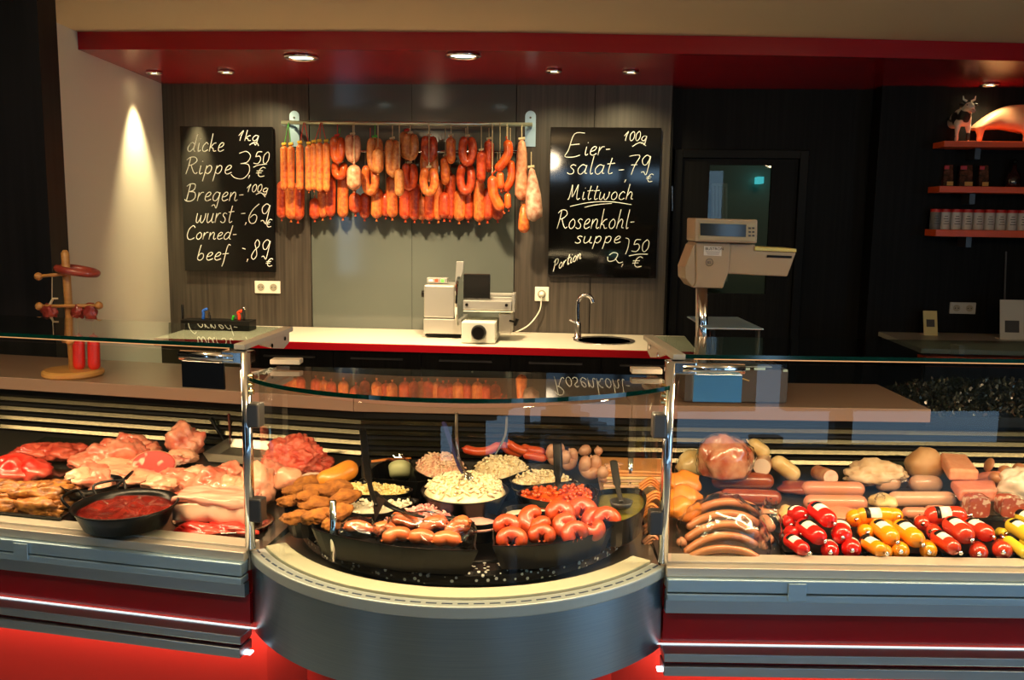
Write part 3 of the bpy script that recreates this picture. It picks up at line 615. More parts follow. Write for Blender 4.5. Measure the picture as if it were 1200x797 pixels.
MB().lathe(jc, [(.035, 0), (.04, .02), (.036, .07), (.015, .10), (.012, .13)], 24).build('body', mat('dark_glass', (.03, .012, .012), .05, coat=.8), jr, smooth=True)
MB().lathe(jc+Vector((0, 0, .13)), [(.010, 0), (.016, .012), (.010, .028), (0, .03)], 16).build('stopper', M_black, jr, smooth=True)
# cow
m_cow = mat('cow_hide', (.75, .72, .60), .4, (.012, .012, .012), 14, contrast=(.53, .56), detail=1)
cw_ = S(1128, 164); cw_ = Vector((cw_.x, cw_.y+.06, z1+.001))
def skin(name, verts, edges, rad, m, parent, base, sub=2):
    me = bpy.data.meshes.new(name); me.from_pydata([tuple(base+Vector(v)-world_loc(parent)) for v in verts], edges, []); o = bpy.data.objects.new(name, me)
    sc.collection.objects.link(o); o.parent = parent
    s_ = o.modifiers.new('skin', 'SKIN'); s_.use_smooth_shade = True
    for i, r in enumerate(rad): me.skin_vertices[0].data[i].radius = (r, r) if not isinstance(r, tuple) else r
    me.skin_vertices[0].data[0].use_root = True
    d = o.modifiers.new('sub', 'SUBSURF'); d.levels = sub; d.render_levels = sub; me.materials.append(m); return o
cow = thing('cow_figure', cw_, 'black and white cow figure standing beside the pink pig on the top shelf', 'animal figure')
v = [(0,.08,.135),(0,.02,.140),(0,-.05,.135),(0,-.09,.165),(0,-.115,.195),(0,-.15,.17), (-.028,-.05,.09),(-.03,-.05,.05),(-.03,-.052,.004),(.028,-.05,.09),(.03,-.05,.05),(.03,-.052,.004),(-.028,.09,.09),(-.028,.10,.05),(-.028,.09,.004),(.028,.09,.09),(.028,.10,.05),(.028,.09,.004),(0,.12,.14),(0,.135,.08)]
e = [(0,1),(1,2),(2,3),(3,4),(4,5),(2,6),(6,7),(7,8),(2,9),(9,10),(10,11),(0,12),(12,13),(13,14),(0,15),(15,16),(16,17),(0,18),(18,19)]
rr = [.044,.046,.042,.028,.026,.017,.018,.010,.011,.018,.010,.011,.02,.011,.011,.02,.011,.011,.008,.005]
skin('body', v, e, rr, m_cow, cow, cw_)
for s_ in (-1, 1):
    MB().tube([cw_+Vector((s_*.012, -.105, .215)), cw_+Vector((s_*.03, -.105, .225)), cw_+Vector((s_*.033, -.105, .243))], [.006, .005, .002], 8).build('horn', M_white, cow, smooth=True)
    MB().lump(cw_+Vector((s_*.036, -.10, .198)), (.03, .012, .016), 1, 0, flatb=False, sub=2).build('ear', M_black, cow, smooth=True)
    MB().lump(cw_+Vector((s_*.019, -.133, .192)), (.008, .008, .008), 1, 0, flatb=False, sub=1).build('eye', M_black, cow, smooth=True)
MB().lump(cw_+Vector((0, -.166, .158)), (.03, .014, .022), 1, 0, flatb=False, sub=2).build('muzzle', mat('pink_muzzle', (.7, .38, .3), .4), cow, smooth=True)
# pig (side view, head beyond the frame on the right)
m_pig = mat('pig_pink', (.74, .36, .20), .42, (.78, .42, .26), 8)
pg = S(1176, 164); pg = Vector((pg.x+.02, pg.y+.08, z1+.001))
pig = thing('pig_figure', pg, 'large pink pig figure on the top orange shelf', 'animal figure')
v = [(-.13,0,.155),(-.02,0,.15),(.1,0,.15),(.19,0,.165),(.26,0,.15),(.30,0,.135), (-.14,-.05,.08),(-.135,-.05,.045),(-.14,-.05,.006),(-.14,.05,.08),(-.135,.05,.045),(-.14,.05,.006),(.11,-.05,.075),(.115,-.05,.04),(.11,-.05,.006),(.11,.05,.075),(.115,.05,.04),(.11,.05,.006)]
e = [(0,1),(1,2),(2,3),(3,4),(4,5),(0,6),(6,7),(7,8),(0,9),(9,10),(10,11),(2,12),(12,13),(13,14),(2,15),(15,16),(16,17)]
rr = [.062,.070,.066,.055,.035,.03,.03,.017,.016,.03,.017,.016,.028,.017,.016,.028,.017,.016]
skin('body', v, e, rr, m_pig, pig, pg)
for s_ in (-1, 1):
    MB().lump(pg+Vector((.215, s_*.04, .21)), (.035, .015, .05), 2, .05, flatb=False, sub=2).build('ear', m_pig, pig, smooth=True)
    MB().lump(pg+Vector((.255, s_*.035, .175)), (.01, .01, .01), 2, 0, flatb=False, sub=1).build('eye', M_black, pig, smooth=True)
MB().tube([pg+Vector((.31, 0, .13)), pg+Vector((.335, 0, .128))], [.03, .026], 14).build('snout', m_pig, pig, smooth=True)
MB().tube(catmull([pg+Vector((-.195, 0, .18)), pg+Vector((-.215, .01, .20)), pg+Vector((-.22, -.008, .18)), pg+Vector((-.235, 0, .195))], 4), .004, 8).build('tail', m_pig, pig, smooth=True)
# side board on the right with leaflets
a = cp(1078, 409, 4.55); x0 = a.x
sb = thing('sideboard', (x0+1, 4.9, 0), 'black sideboard with grey top below the orange shelves', 'cabinet')
MB().box(x0, 3.9, a.y-.02, YW+.015, .93, .955).build('top', mat('grey_top', (.38, .38, .33), .35), sb, bevel=.002)
MB().box(x0+.02, 3.9, a.y+.01, YW+.015, 0, .929).build('carcass', m_dark, sb)
for k in range(3): MB().box(x0+.03+k*.5, x0+.52+k*.5, a.y-.01, a.y+.009, .08, .92).build('door', m_dark, sb)
def card(px0, py0, px1, py1, Y, m, nm, lab, pic):
    a = pw(px0, py0, Y); b = pw(px1, py1, Y); t = thing(nm, ((a.x+b.x)/2, Y, .956), lab, 'leaflet')
    MB().hexa([(a.x, Y, .956), (b.x, Y, .956), (b.x, Y+.004, .956), (a.x, Y+.004, .956), (a.x, Y+.04, a.z), (b.x, Y+.04, a.z), (b.x, Y+.044, a.z), (a.x, Y+.044, a.z)]).build('card', m, t)
    h = a.z-.956; wd = b.x-a.x
    z_ = .956+h*pic; MB().hexa([(a.x+wd*.2, Y-.001+.04*pic, z_), (b.x-wd*.2, Y-.001+.04*pic, z_), (b.x-wd*.2, Y+.003+.04*pic, z_), (a.x+wd*.2, Y+.003+.04*pic, z_), (a.x+wd*.2, Y-.001+.04*(pic+.3), z_+h*.3), (b.x-wd*.2, Y-.001+.04*(pic+.3), z_+h*.3), (b.x-wd*.2, Y+.003+.04*(pic+.3), z_+h*.3), (a.x+wd*.2, Y+.003+.04*(pic+.3), z_+h*.3)]).build('printed_picture', m_ptx, t)
    MB().box(a.x, b.x, Y+.005, Y+.06, .956, .962).build('stand_foot', M_beige, t)
card(1085, 365, 1099, 393, YW-.15, mat('yellow_card', (.62, .55, .25), .5), 'brochure_stand', 'small yellow brochure stand at the left end of the sideboard', .35)
card(1176, 352, 1200, 398, YW-.25, mat('white_card', (.55, .55, .5), .5), 'leaflet_holder', 'white leaflet holder at the right end of the sideboard', .18)
o = MB().cyl(pw(1179, 295, YW+.01), pw(1176, 388, YW+.01), .006, n=8).build('cable_duct', M_dsteel); tag(o, 'thin grey cable duct on the black wall above the leaflet holder', 'cable duct')
# ================================================================== DISPLAY CASES
class CaseFrame:
    def __init__(s, X0, D0, ang): # s runs away from the middle, t runs inward (away from the customers)
        s.o = (X0, D0); s.d = (math.cos(ang), math.sin(ang)); s.n = (-s.d[1], s.d[0])
        if s.n[1] < 0: s.n = (-s.n[0], -s.n[1])
    def p(s, a, t, z): return W(s.o[0]+s.d[0]*a+s.n[0]*t, s.o[1]+s.d[1]*a+s.n[1]*t, z)
    def bar(s, mb_, a0, a1, t0, t1, z0, z1):
        return mb_.hexa([s.p(a0,t0,z0), s.p(a1,t0,z0), s.p(a1,t1,z0), s.p(a0,t1,z0), s.p(a0,t0,z1), s.p(a1,t0,z1), s.p(a1,t1,z1), s.p(a0,t1,z1)])
    def st(s, P):
        X = P.dot(RT)-s.o[0]; D = P.dot(FW)-s.o[1]; return X*s.d[0]+D*s.d[1], X*s.n[0]+D*s.n[1]
FL = CaseFrame(-.600, 1.975, math.pi-.215); FR = CaseFrame(.352, 1.925, 0.0)
ZD0, ZD1 = .802, .862
def zdeck(t): return ZD0+(ZD1-ZD0)*max(0, min(t, .66))/.66
m_ledt = mat('led_tube', (1, 1, 1), .4, emis=(.85, .95, 1.0), estr=5)
m_ledu = mat('led_glow_line', (1, 1, 1), .4, emis=(.8, .95, 1.0), estr=.9)
m_ledw = mat('warm_strip', (1, .6, .3), .4, emis=(1, .42, .14), estr=.8)
m_deck = mat('deck_steel', (.20, .19, .17), .3, metal=.9)
m_slat = mat('louvre_steel', (.11, .105, .07), .2, metal=.9)
m_shelf = mat('shelf_stone', (.27, .17, .125), .3)
def side_case(Fr, L, label, s_shelf, drum):
    t = thing('display_case', Fr.p(L/2, .3, 0), label, 'display case')
    B = lambda nm, m, *b, par=None, **k: Fr.bar(MB(), *b).build(nm, m, par or t, **k)
    B('front_sill', M_sill, .0, L, .006, .055, .775, .833, bevel=.002)
    B('front_sill_lip', M_sill, .0, L, -.02, .006, .806, .828, bevel=.002)
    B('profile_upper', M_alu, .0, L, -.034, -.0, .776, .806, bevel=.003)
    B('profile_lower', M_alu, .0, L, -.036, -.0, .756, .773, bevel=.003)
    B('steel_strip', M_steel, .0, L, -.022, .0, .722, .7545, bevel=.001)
    B('red_panel', M_red, .0, L, .0, .02, .646, .7215)
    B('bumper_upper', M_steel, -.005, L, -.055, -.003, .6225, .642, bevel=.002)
    B('bumper_groove', M_red, -.0, L, -.045, .0, .615, .622)
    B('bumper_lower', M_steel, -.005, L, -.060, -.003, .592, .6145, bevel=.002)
    B('led_strip', m_ledt, -.014, L, -.030, -.014, .5870, .5915)
    B('led_strip_upper', m_ledu, -.02, L, -.012, -.006, .6422, .6436)
    for a in ((.12, .135) if drum == 'R' else (.16, .175),): B('bumper_bracket', M_dsteel, a[0], a[0]+.03, -.03, -.004, .580, .5868)
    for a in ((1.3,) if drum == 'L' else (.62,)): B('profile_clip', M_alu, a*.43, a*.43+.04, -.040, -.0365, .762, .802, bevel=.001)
    lp = B('lower_panel', M_redmatt, -.0, L, .075, .10, .08, .775)
    B('plinth', M_blackm, 0, L, .14, .9, 0, .08)
    # deck: gently rising steel plate
    MB().hexa([Fr.p(0,.055,ZD0-.02), Fr.p(L,.055,ZD0-.02), Fr.p(L,.70,ZD1-.02), Fr.p(0,.70,ZD1-.02), Fr.p(0,.055,ZD0), Fr.p(L,.055,ZD0), Fr.p(L,.70,ZD1), Fr.p(0,.70,ZD1)]).build('deck', m_deck, t)
    for k in range(4):
        z = .872+k*.032
        MB().hexa([Fr.p(-.0,.685,z), Fr.p(L,.685,z), Fr.p(L,.70,z+.004), Fr.p(0,.70,z+.004), Fr.p(0,.690,z+.011), Fr.p(L,.690,z+.011), Fr.p(L,.70,z+.014), Fr.p(0,.70,z+.014)]).build('louvre_slat', m_slat, t)
    B('louvre_back', M_blackm, 0, L, .715, .74, ZD1-.02, 1.02)
    B('rear_body', M_blackm, 0, L, .76, .98, .05, 1.0)
    sk = .225 if drum == 'L' else 0.0
    sh = B('service_shelf', m_shelf, .0, s_shelf, .63, 1.02, 1.018, 1.058, bevel=.002)
    if s_shelf < L: B('rear_shelf_dark', M_black, s_shelf+.001, L, .66, 1.02, 1.0, 1.03)
    gt = MB().hexa([Fr.p(.03+sk*.022,.022,1.294), Fr.p(L,.022,1.294), Fr.p(L,.45,1.277), Fr.p(.03+sk*.45,.45,1.277), Fr.p(.03+sk*.022,.022,1.302), Fr.p(L,.022,1.302), Fr.p(L,.45,1.285), Fr.p(.03+sk*.45,.45,1.285)]).build('top_glass', M_gtop, t)
    B('front_edge', M_gedge, .03, L, .0185, .0218, 1.2935, 1.3025, par=gt)
    B('warm_light_strip', m_ledw, .05, L, .024, .030, 1.2905, 1.2932)
    B('front_glass', M_glass, .015, L, .008, .014, .834, 1.285)
    eb = MB().hexa([Fr.p(0,.01,1.291), Fr.p(.028,.01,1.291), Fr.p(.028+sk*.46,.46,1.274), Fr.p(sk*.46,.46,1.274), Fr.p(0,.01,1.304), Fr.p(.028,.01,1.304), Fr.p(.028+sk*.46,.46,1.287), Fr.p(sk*.46,.46,1.287)]).build('end_bracket', M_beige, t, bevel=.002)
    MB().extr([Fr.p(.012+sk*q_, q_, z_-.038*q_) for q_, z_ in ((.16,1.291),(.46,1.291),(.46,1.262),(.40,1.25),(.30,1.262),(.20,1.280))], Fr.p(.02, 0, 0)-Fr.p(.012, 0, 0)).build('bracket_plate', M_beige, eb)
    for a in (.40, .27): MB().tube([Fr.p(.008+sk*a, a, 1.262), Fr.p(.012+sk*a, a, 1.262)], [.006, .006], 10).build('bracket_screw', M_chrome, eb)
    # hinge with folding holder under the glass
    h = MB().tube([Fr.p(.02, .0, 1.275), Fr.p(.155, .0, 1.275)], [.011, .011], 14).build('hinge_tube', M_chrome, t, smooth=True)
    B('hinge_block', M_chrome, -.015, .05, -.008, .03, 1.262, 1.29, par=h, bevel=.003)
    B('hinge_plate', mat('hinge_blue_reflection', (.10, .30, .48), .3, metal=.3) if drum == 'R' else M_black, .045, .15, -.006, .0, 1.202, 1.262, par=h)  # right plate: blue reflection painted into the metal colour
    # corner post
    P0 = Fr.p(-.006, .0, .833); P1 = Fr.p(-.006, .0, 1.288)
    po = MB().cyl(P0, P1, .0115, n=20).build('corner_post', M_chrome, t, smooth=True)
    for z in (.90, 1.12): B('glass_clamp', M_dsteel, -.042, -.012, -.016, .016, z, z+.055, par=po, bevel=.004)
    for z in (1.235, 1.215, 1.20): MB().tube([Fr.p(-.025, -.002, z), Fr.p(-.0, -.002, z)], [.006, .006], 10).build('brass_screw', mat('brass', (.8, .55, .25), .25, metal=1), po)
    # lamps: warm strip under the glass edge, cool strip under the bumper
    area_line('case_lamp', Fr.p(.05, .05, 1.284), Fr.p(L, .05, 1.284), (Fr.n[0]*.0, 0, -1), .03, CASE_POWER*L/2.0, WARMC).parent = None
    d = Fr.p(0, 1, 0)-Fr.p(0, 0, 0)
    area_line('bumper_lamp', Fr.p(-.04, .02, .586), Fr.p(L, .02, .586), d*.55+Vector((0, 0, -1)), .02, LED_POWER*L/2, (1, .82, .66))
    return t
caseL = side_case(FL, 1.9, 'left glass-topped display case with raw meat over red panels', 1.9, 'L')
caseR = side_case(FR, 1.9, 'right glass-topped display case with wrapped sausages over red panels', .87, 'R')
# ------------------------------------------------------------------ rounded middle case
E1 = (-.600, 1.985); E2 = (.352, 1.925); MID = (-.112, 1.697)
def circ3(a, b, c):
    ax, ay = a; bx_, by = b; cx, cy = c; d = 2*(ax*(by-cy)+bx_*(cy-ay)+cx*(ay-by))
    ux = ((ax*ax+ay*ay)*(by-cy)+(bx_*bx_+by*by)*(cy-ay)+(cx*cx+cy*cy)*(ay-by))/d
    uy = ((ax*ax+ay*ay)*(cx-bx_)+(bx_*bx_+by*by)*(ax-cx)+(cx*cx+cy*cy)*(bx_-ax))/d
    return (ux, uy), math.hypot(ax-ux, ay-uy)
CC, CR = circ3(E1, MID, E2)
A0 = math.atan2(E1[1]-CC[1], E1[0]-CC[0]); A1 = math.atan2(E2[1]-CC[1], E2[0]-CC[0])
if A0 > 0: A0 -= 2*math.pi
if A1 > 0: A1 -= 2*math.pi
def arc(r, z, n=48, f0=0., f1=1.): return [W(CC[0]+r*math.cos(A0+(A1-A0)*(f0+(f1-f0)*i/n)), CC[1]+r*math.sin(A0+(A1-A0)*(f0+(f1-f0)*i/n)), z) for i in range(n+1)]
def band(r0, r1, z0, z1, n=48, f0=0., f1=1.):
    a = arc(r0, z0, n, f0, f1); b = arc(r1, z0, n, f0, f1); c = arc(r0, z1, n, f0, f1); d = arc(r1, z1, n, f0, f1); m = n+1
    vs_ = a+b+c+d; fs = []
    for i in range(n):
        fs += [(i, i+1, m+i+1, m+i), (2*m+i, 3*m+i, 3*m+i+1, 2*m+i+1), (i, 2*m+i, 2*m+i+1, i+1), (m+i, m+i+1, 3*m+i+1, 3*m+i)]
    fs += [(0, m, 3*m, 2*m), (n, 2*m+n, 3*m+n, m+n)]
    return MB().add(vs_, fs)
cm = thing('rounded_display_case', W(CC[0], CC[1], 0), 'bow-fronted middle display case with brushed steel drum and curved glass top', 'display case')
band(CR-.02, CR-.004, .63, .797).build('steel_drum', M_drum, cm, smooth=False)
for p in cm.children[0].data.polygons: p.use_smooth = len(p.vertices) == 4
dm = cm.children[0]; md = dm.modifiers.new('edge', 'EDGE_SPLIT'); md.split_angle = .6
r1 = band(CR-.035, CR, .797, .823).build('outer_rim', mat('rim_pale_blue', (.45, .54, .54), .4, metal=.4), cm, bevel=.003)
band(CR-.085, CR-.037, .78, .828).build('inner_rim', mat('rim_cream', (.50, .49, .36), .5, metal=.15), cm, bevel=.002)
vsl = MB()
for i in range(34):
    f = (i+.5)/34; q = band(CR-.018, CR-.014, .8225, .8238, 2, f-.010, f+.010); vsl.add(q.v, q.f)
vsl.build('vent_slots', mat('slot_shadow', (.03, .06, .12), .5), r1)
band(CR-.035, CR-.0305, .829, 1.222).build('curved_front_glass', M_glass, cm, smooth=False)
dg = cm.children[-1]
for p in dg.data.polygons: p.use_smooth = True
md = dg.modifiers.new('edge', 'EDGE_SPLIT'); md.split_angle = .6
band(CR-.15, CR-.13, .05, .775).build('lower_panel', M_redmatt, cm)
for Fr_, q in ((FL, arc(CR-.15, 0)[0]), (FR, arc(CR-.15, 0)[-1])):
    g0 = Fr_.p(0, .075, 0); g1 = Fr_.p(0, .2, 0); MB().prism([q.xy, g0.xy, g1.xy, (W(CC[0], CC[1], 0)*.2+q*.8).xy], .05, .63).build('lower_side_panel', M_redmatt, cm)
# top glass: curved front, straight back
topf = arc(CR-.002, 0); bk0 = atz(775, 441, 1.228); bk1 = atz(322, 428, 1.228)
foot = [p.xy for p in topf]+[bk0.xy, bk1.xy]
tp__ = MB().prism(foot, 1.239, 1.247)
for v_ in tp__.v: v_.z -= .045*max(0, v_.dot(FW)-1.70)
tg = tp__.build('top_glass', M_gtop, cm)
fe = band(CR-.0015, CR+.0012, 1.2385, 1.2475)
for v_ in fe.v: v_.z -= .045*max(0, v_.dot(FW)-1.70)
fe.build('front_edge', M_gedge, tg)
ws = band(CR-.030, CR-.022, 1.2352, 1.2376)
for v_ in ws.v: v_.z -= .045*max(0, v_.dot(FW)-1.70)
ws.build('warm_light_strip', m_ledw, cm)
for px, py in ((336, 426), (757, 437)):
    c = atz(px, py, 1.236); o = MB(); o.box(-.036, .036, -.018, .018, -.0, .012, Matrix.Translation(c) @ Matrix.Rotation(YAW, 4, 'Z')); o.build('glass_clip', M_beige, tg, bevel=.002)
# side struts carrying the back of the glass
for (e0, b0, nm) in ((FL.p(-.006, 0, 1.236), bk1, 'side_strut'), (FR.p(-.006, 0, 1.236), bk0, 'side_strut')):
    MB().tube([e0, Vector((b0.x, b0.y, 1.218))], [.005, .005], 8).build(nm, M_beige, cm)
# deck under the turntable
dk = [p.xy for p in arc(CR-.086, 0)]+[FR.p(-.004, .03, 0).xy, FR.p(-.004, .70, 0).xy, FL.p(-.004, .70, 0).xy, FL.p(-.004, .03, 0).xy]
MB().prism(dk, .78, .802).build('deck', mat('middle_deck_steel', (.30, .27, .22), .3, metal=.9), cm)
PL = FL.p(.0, .63, 0); PR = FR.p(-.001, .63, 0); PL2 = FL.p(.0, 1.02, 0); PR2 = FR.p(-.001, 1.02, 0)
def mid_hexa(t0, t1, z0, z1, dz=0):
    a = FL.p(-.001, t0, 0).xy; b = FR.p(-.001, t0, 0).xy; c = FR.p(-.001, t1, 0).xy; d = FL.p(-.001, t1, 0).xy
    return MB().hexa([(*a, z0), (*b, z0), (*c, z0+dz), (*d, z0+dz), (*a, z1), (*b, z1), (*c, z1+dz), (*d, z1+dz)])
mid_hexa(.63, 1.02, 1.018, 1.058).build('service_shelf', m_shelf, cm, bevel=.002)
for k in range(4): mid_hexa(.685, .70, .872+k*.032, .884+k*.032, .003).build('louvre_slat', m_slat, cm)
mid_hexa(.715, .74, .80, 1.017).build('louvre_back', M_blackm, cm)
mid_hexa(.76, .98, .05, 1.0).build('rear_body', M_blackm, cm)
mid_hexa(.685, .714, .803, .86).build('deck_step', m_deck, cm)
AP = arc(CR-.06, 1.228, 6)
for i in range(6): area_line('case_lamp', AP[i], AP[i+1], (0, .25, -1), .03, CASE_POWER*.085, WARMC)
# lamp tube under the front of the rear shelf, reflected in the louvres
for nm, a, b in (('l', FL.p(1.9, .64, 1.04), FL.p(0, .64, 1.04)), ('m', FL.p(0, .64, 1.04), FR.p(0, .64, 1.04)), ('r', FR.p(0, .64, 1.04), FR.p(1.9, .64, 1.04))):
    area_line('louvre_lamp', a, b, (0, .35, -1), .012, .22, (1, .85, .35))
# ================================================================== TURNTABLE WITH BOWLS
TC = W(-.112, 2.25, 0); TR = .42
tt = thing('turntable', TC+Vector((0, 0, .803)), 'round black speckled turntable carrying the salad bowls', 'turntable')
m_spk = speckle('black_white_speckle', (.006, .006, .006), (.75, .75, .70), 75, .28)
MB().lathe(TC, [(TR-.05, .803), (TR, .812), (TR, .832), (TR-.012, .838), (0, .838)], 72).build('base_disc', m_spk, tt, smooth=False)
MB().lathe(TC, [(TR-.06, .8385), (TR-.063, .842), (0, .842)], 64).build('raised_disc', M_enamel, tt)
for px, py0, py1 in ((391, 587, 657), (738, 537, 572)):
    # steel uprights
    b = atz(px, py1, .8385); k = dep(b); tp_ = cp(px-1, py0, k); tp_ = Vector((b.x, b.y, tp_.z))
    MB().cyl(b, tp_, .0075, n=14).build('steel_upright', M_chrome, tt, smooth=True)
ZF = .843
def tray(poly_px, zr, name, label, m=None, floor=None, flare=.012, group='black bowls on the turntable', zfill=None, thick=.003, cat='bowl'):
    m = m or M_enamel; P = catmull([atz(x, y, zr) for x, y in poly_px], 3, True)
    P = [Vector((p.x, p.y, zr)) for p in P]; n = len(P); c = sum(P, Vector())/n; f = floor or ZF
    def off(s_, z): return [Vector((c.x+(p.x-c.x)*s_, c.y+(p.y-c.y)*s_, z)) for p in P]
    k = max((p-c).length for p in P); th_ = 1-thick/k*1.6
    rings_ = [off(1-flare/k*2.2, f), off(1, zr-.002), off(1.0, zr), off(th_, zr), off(th_-flare/k*2.2, f+.004)]
    o = MB(); vs_ = sum(rings_, []); fs = []
    for r_ in range(4):
        for i in range(n): fs.append((r_*n+i, r_*n+(i+1) % n, (r_+1)*n+(i+1) % n, (r_+1)*n+i))
    fs += [tuple(range(n-1, -1, -1)), tuple(4*n+i for i in range(n))]
    o.add(vs_, fs); ob = o.build(name, m, smooth=False)
    tag(ob, label, cat, group)
    return [Vector((c.x+(p.x-c.x)*(th_-.01), c.y+(p.y-c.y)*(th_-.01), 0)) for p in P], c, f+.005, zr
def fill(info, m, name, label, cat, hgt=.03, rough=.006, freq=60, level=None, shred=0, sm2=None, seed=1, ssize=(.012, .003), edge=0.0):
    P, c, zf, zr = info; z0 = (zr-.012) if level is None else level; zf = max(zf, z0-.008); n = len(P); S_l = [1, .9, .75, .6, .45, .3, .15]
    vs_ = []; o = MB(); rnd = random.Random(seed)
    for s_ in S_l:
        for p in P:
            x = c.x+(p.x-c.x)*s_; y = c.y+(p.y-c.y)*s_
            h = hgt*(1-s_**2)**.7+rough*(noise.noise(Vector((x*freq, y*freq, seed)))+.5*noise.noise(Vector((x*freq*2.3, y*freq*2.3, seed))))*(1 if s_ < 1 else .2)
            vs_.append(Vector((x, y, z0+h)))
    vs_.append(Vector((c.x, c.y, z0+hgt)))
    lo = len(vs_); vs_ += [Vector((p.x*.99+c.x*.01, p.y*.99+c.y*.01, zf)) for p in P]
    fs = []
    for r_ in range(len(S_l)-1):
        for i in range(n): fs.append((r_*n+i, r_*n+(i+1) % n, (r_+1)*n+(i+1) % n, (r_+1)*n+i))
    for i in range(n): fs.append(((len(S_l)-1)*n+i, (len(S_l)-1)*n+(i+1) % n, lo-1)); fs.append((lo+i, lo+(i+1) % n, (i+1) % n, i))
    fs.append(tuple(lo+i for i in range(n-1, -1, -1)))
    o.add(vs_, fs); ob = o.build(name, m, smooth=True); tag(ob, label, cat, kind='stuff')
    if shred:
        q = MB()
        for _ in range(shred):
            s_ = rnd.random()**.5*.93; p = P[rnd.randrange(n)].lerp(P[rnd.randrange(n)], .0); x = c.x+(p.x-c.x)*s_; y = c.y+(p.y-c.y)*s_
            z = z0+hgt*(1-s_**2)**.7+rnd.uniform(-.001, .006); a = rnd.uniform(0, 6.3); e = rnd.uniform(-.5, .7); L = ssize[0]*rnd.uniform(.5, 1.3)
            d = Vector((math.cos(a)*math.cos(e), math.sin(a)*math.cos(e), math.sin(e)))*L
            q.tube([Vector((x, y, z))-d/2, Vector((x, y, z))+d*.1+Vector((0, 0, .002)), Vector((x, y, z))+d/2], [ssize[1]*.6, ssize[1], ssize[1]*.5], 5)
        r_ = q.build('shreds', sm2 or m, ob, smooth=True); r_['kind'] = 'stuff'
    return ob
m_sal = mat('creamy_salad', (.70, .55, .32), .45, (.86, .76, .52), 60, bump=.6, bscale=90, coat=.3)
m_salp = mat('pink_salad', (.66, .34, .24), .45, (.78, .60, .40), 50, bump=.6, bscale=90, coat=.3)
m_meat_p = mat('pink_meat_salad', (.72, .20, .20), .4, (.82, .48, .42), 70, bump=.5, bscale=90, coat=.3)
m_goul = mat('red_goulash', (.48, .035, .006), .3, (.66, .12, .015), 60, bump=.8, bscale=70, coat=.6)
m_green = mat('olive_herb_sauce', (.11, .10, .010), .3, (.17, .15, .02), 50, bump=.4, bscale=60, coat=.5)
m_crumb = mat('yellow_egg_salad', (.70, .52, .16), .5, (.84, .74, .42), 70, bump=.6, bscale=90)
m_curd = mat('white_curd', (.78, .72, .52), .4, (.85, .82, .68), 60, bump=.5, bscale=60, coat=.3)
m_pate = mat('pink_pate', (.68, .33, .30), .35, (.74, .42, .36), 30, bump=.2, coat=.4)
tB = tray([(366,614),(372,608),(430,602),(520,604),(556,612),(557,640),(553,645),(470,641),(400,629),(368,620)], 0.902, 'wedge_bowl', 'black wedge bowl at the front left holding bagged sausages')
tC_ = tray([(579,618),(600,604),(680,596),(716,602),(722,607),(712,621),(650,637),(584,640),(578,636)], 0.902, 'wedge_bowl', 'black wedge bowl at the front right heaped with red ring sausages')
tD = tray([(702,606),(700,590),(702,576),(712,573),(745,572),(756,578),(757,590),(746,603),(722,612)], 0.912, 'wedge_bowl', 'black wedge bowl on the right holding olive green sauce', floor=ZF)
tA = tray([(334,604),(334,585),(350,568),(395,563),(405,580),(398,600),(370,610),(345,612)], 0.889, 'wedge_bowl', 'black wedge bowl on the left under the breaded cutlets')
tE = tray([(606,580),(612,573),(650,565),(688,567),(698,575),(694,586),(670,591),(630,587)], 0.909, 'wedge_bowl', 'black bowl of red goulash with a black ladle')
tF = tray([(598,558),(625,551),(655,552),(672,560),(668,564),(645,566),(618,569),(600,566)], 0.909, 'wedge_bowl', 'black bowl of pale shredded salad behind the goulash')
tG = tray([(552,548),(572,540),(606,541),(622,549),(612,553),(590,561),(572,562)], 0.914, 'wedge_bowl', 'black bowl of white slaw at the back right of the centre bowl')
tH = tray([(484,545),(500,538),(535,538),(548,547),(545,556),(525,558),(505,560),(488,552)], 0.914, 'wedge_bowl', 'black bowl of pinkish salad at the back left of the centre bowl')
tN = tray([(432,553),(448,541),(480,537),(482,548),(502,560),(490,565),(455,562),(436,560)], 0.904, 'wedge_bowl', 'empty black bowl with a clear tub standing in it')
tI = tray([(390,574),(398,567),(445,566),(480,571),(482,576),(465,580),(420,580),(396,580)], 0.899, 'wedge_bowl', 'black bowl of yellow egg salad behind the cream bowl')
tJ = tray([(403,592),(410,585),(450,582),(486,584),(488,589),(455,601),(430,603),(410,600)], 0.894, 'wedge_bowl', 'black bowl of white curd with dark streaks')
tK = tray([(440,612),(470,600),(492,592),(520,590),(532,594),(528,608),(512,612),(470,614)], 0.896, 'wedge_bowl', 'black bowl of pink meat salad')
tL = tray([(537,612),(545,602),(560,599),(576,602),(590,608),(578,614),(556,616)], 0.896, 'wedge_bowl', 'small black bowl of smooth pink pate')
tM = tray([(586,600),(598,592),(640,590),(654,594),(650,602),(620,606),(596,606)], 0.896, 'wedge_bowl', 'black bowl of white cream behind the red ring sausages')
fill(tD, m_green, 'herb_sauce', 'olive green herb sauce filling the right wedge bowl', 'sauce', .002, .003, 40)
fill(tE, m_goul, 'goulash', 'chunky red goulash in the black bowl with the ladle', 'goulash', .012, .008, 60, shred=110, ssize=(.012, .006))
fill(tF, m_sal, 'shredded_salad', 'pale shredded salad behind the goulash bowl', 'salad', .022, .008, shred=160)
fill(tG, m_sal, 'white_slaw', 'white slaw heaped in the back right bowl with a fork', 'salad', .042, .012, shred=260)
fill(tH, m_salp, 'pink_salad', 'pinkish meat salad heaped in the back left bowl', 'salad', .045, .012, shred=260)
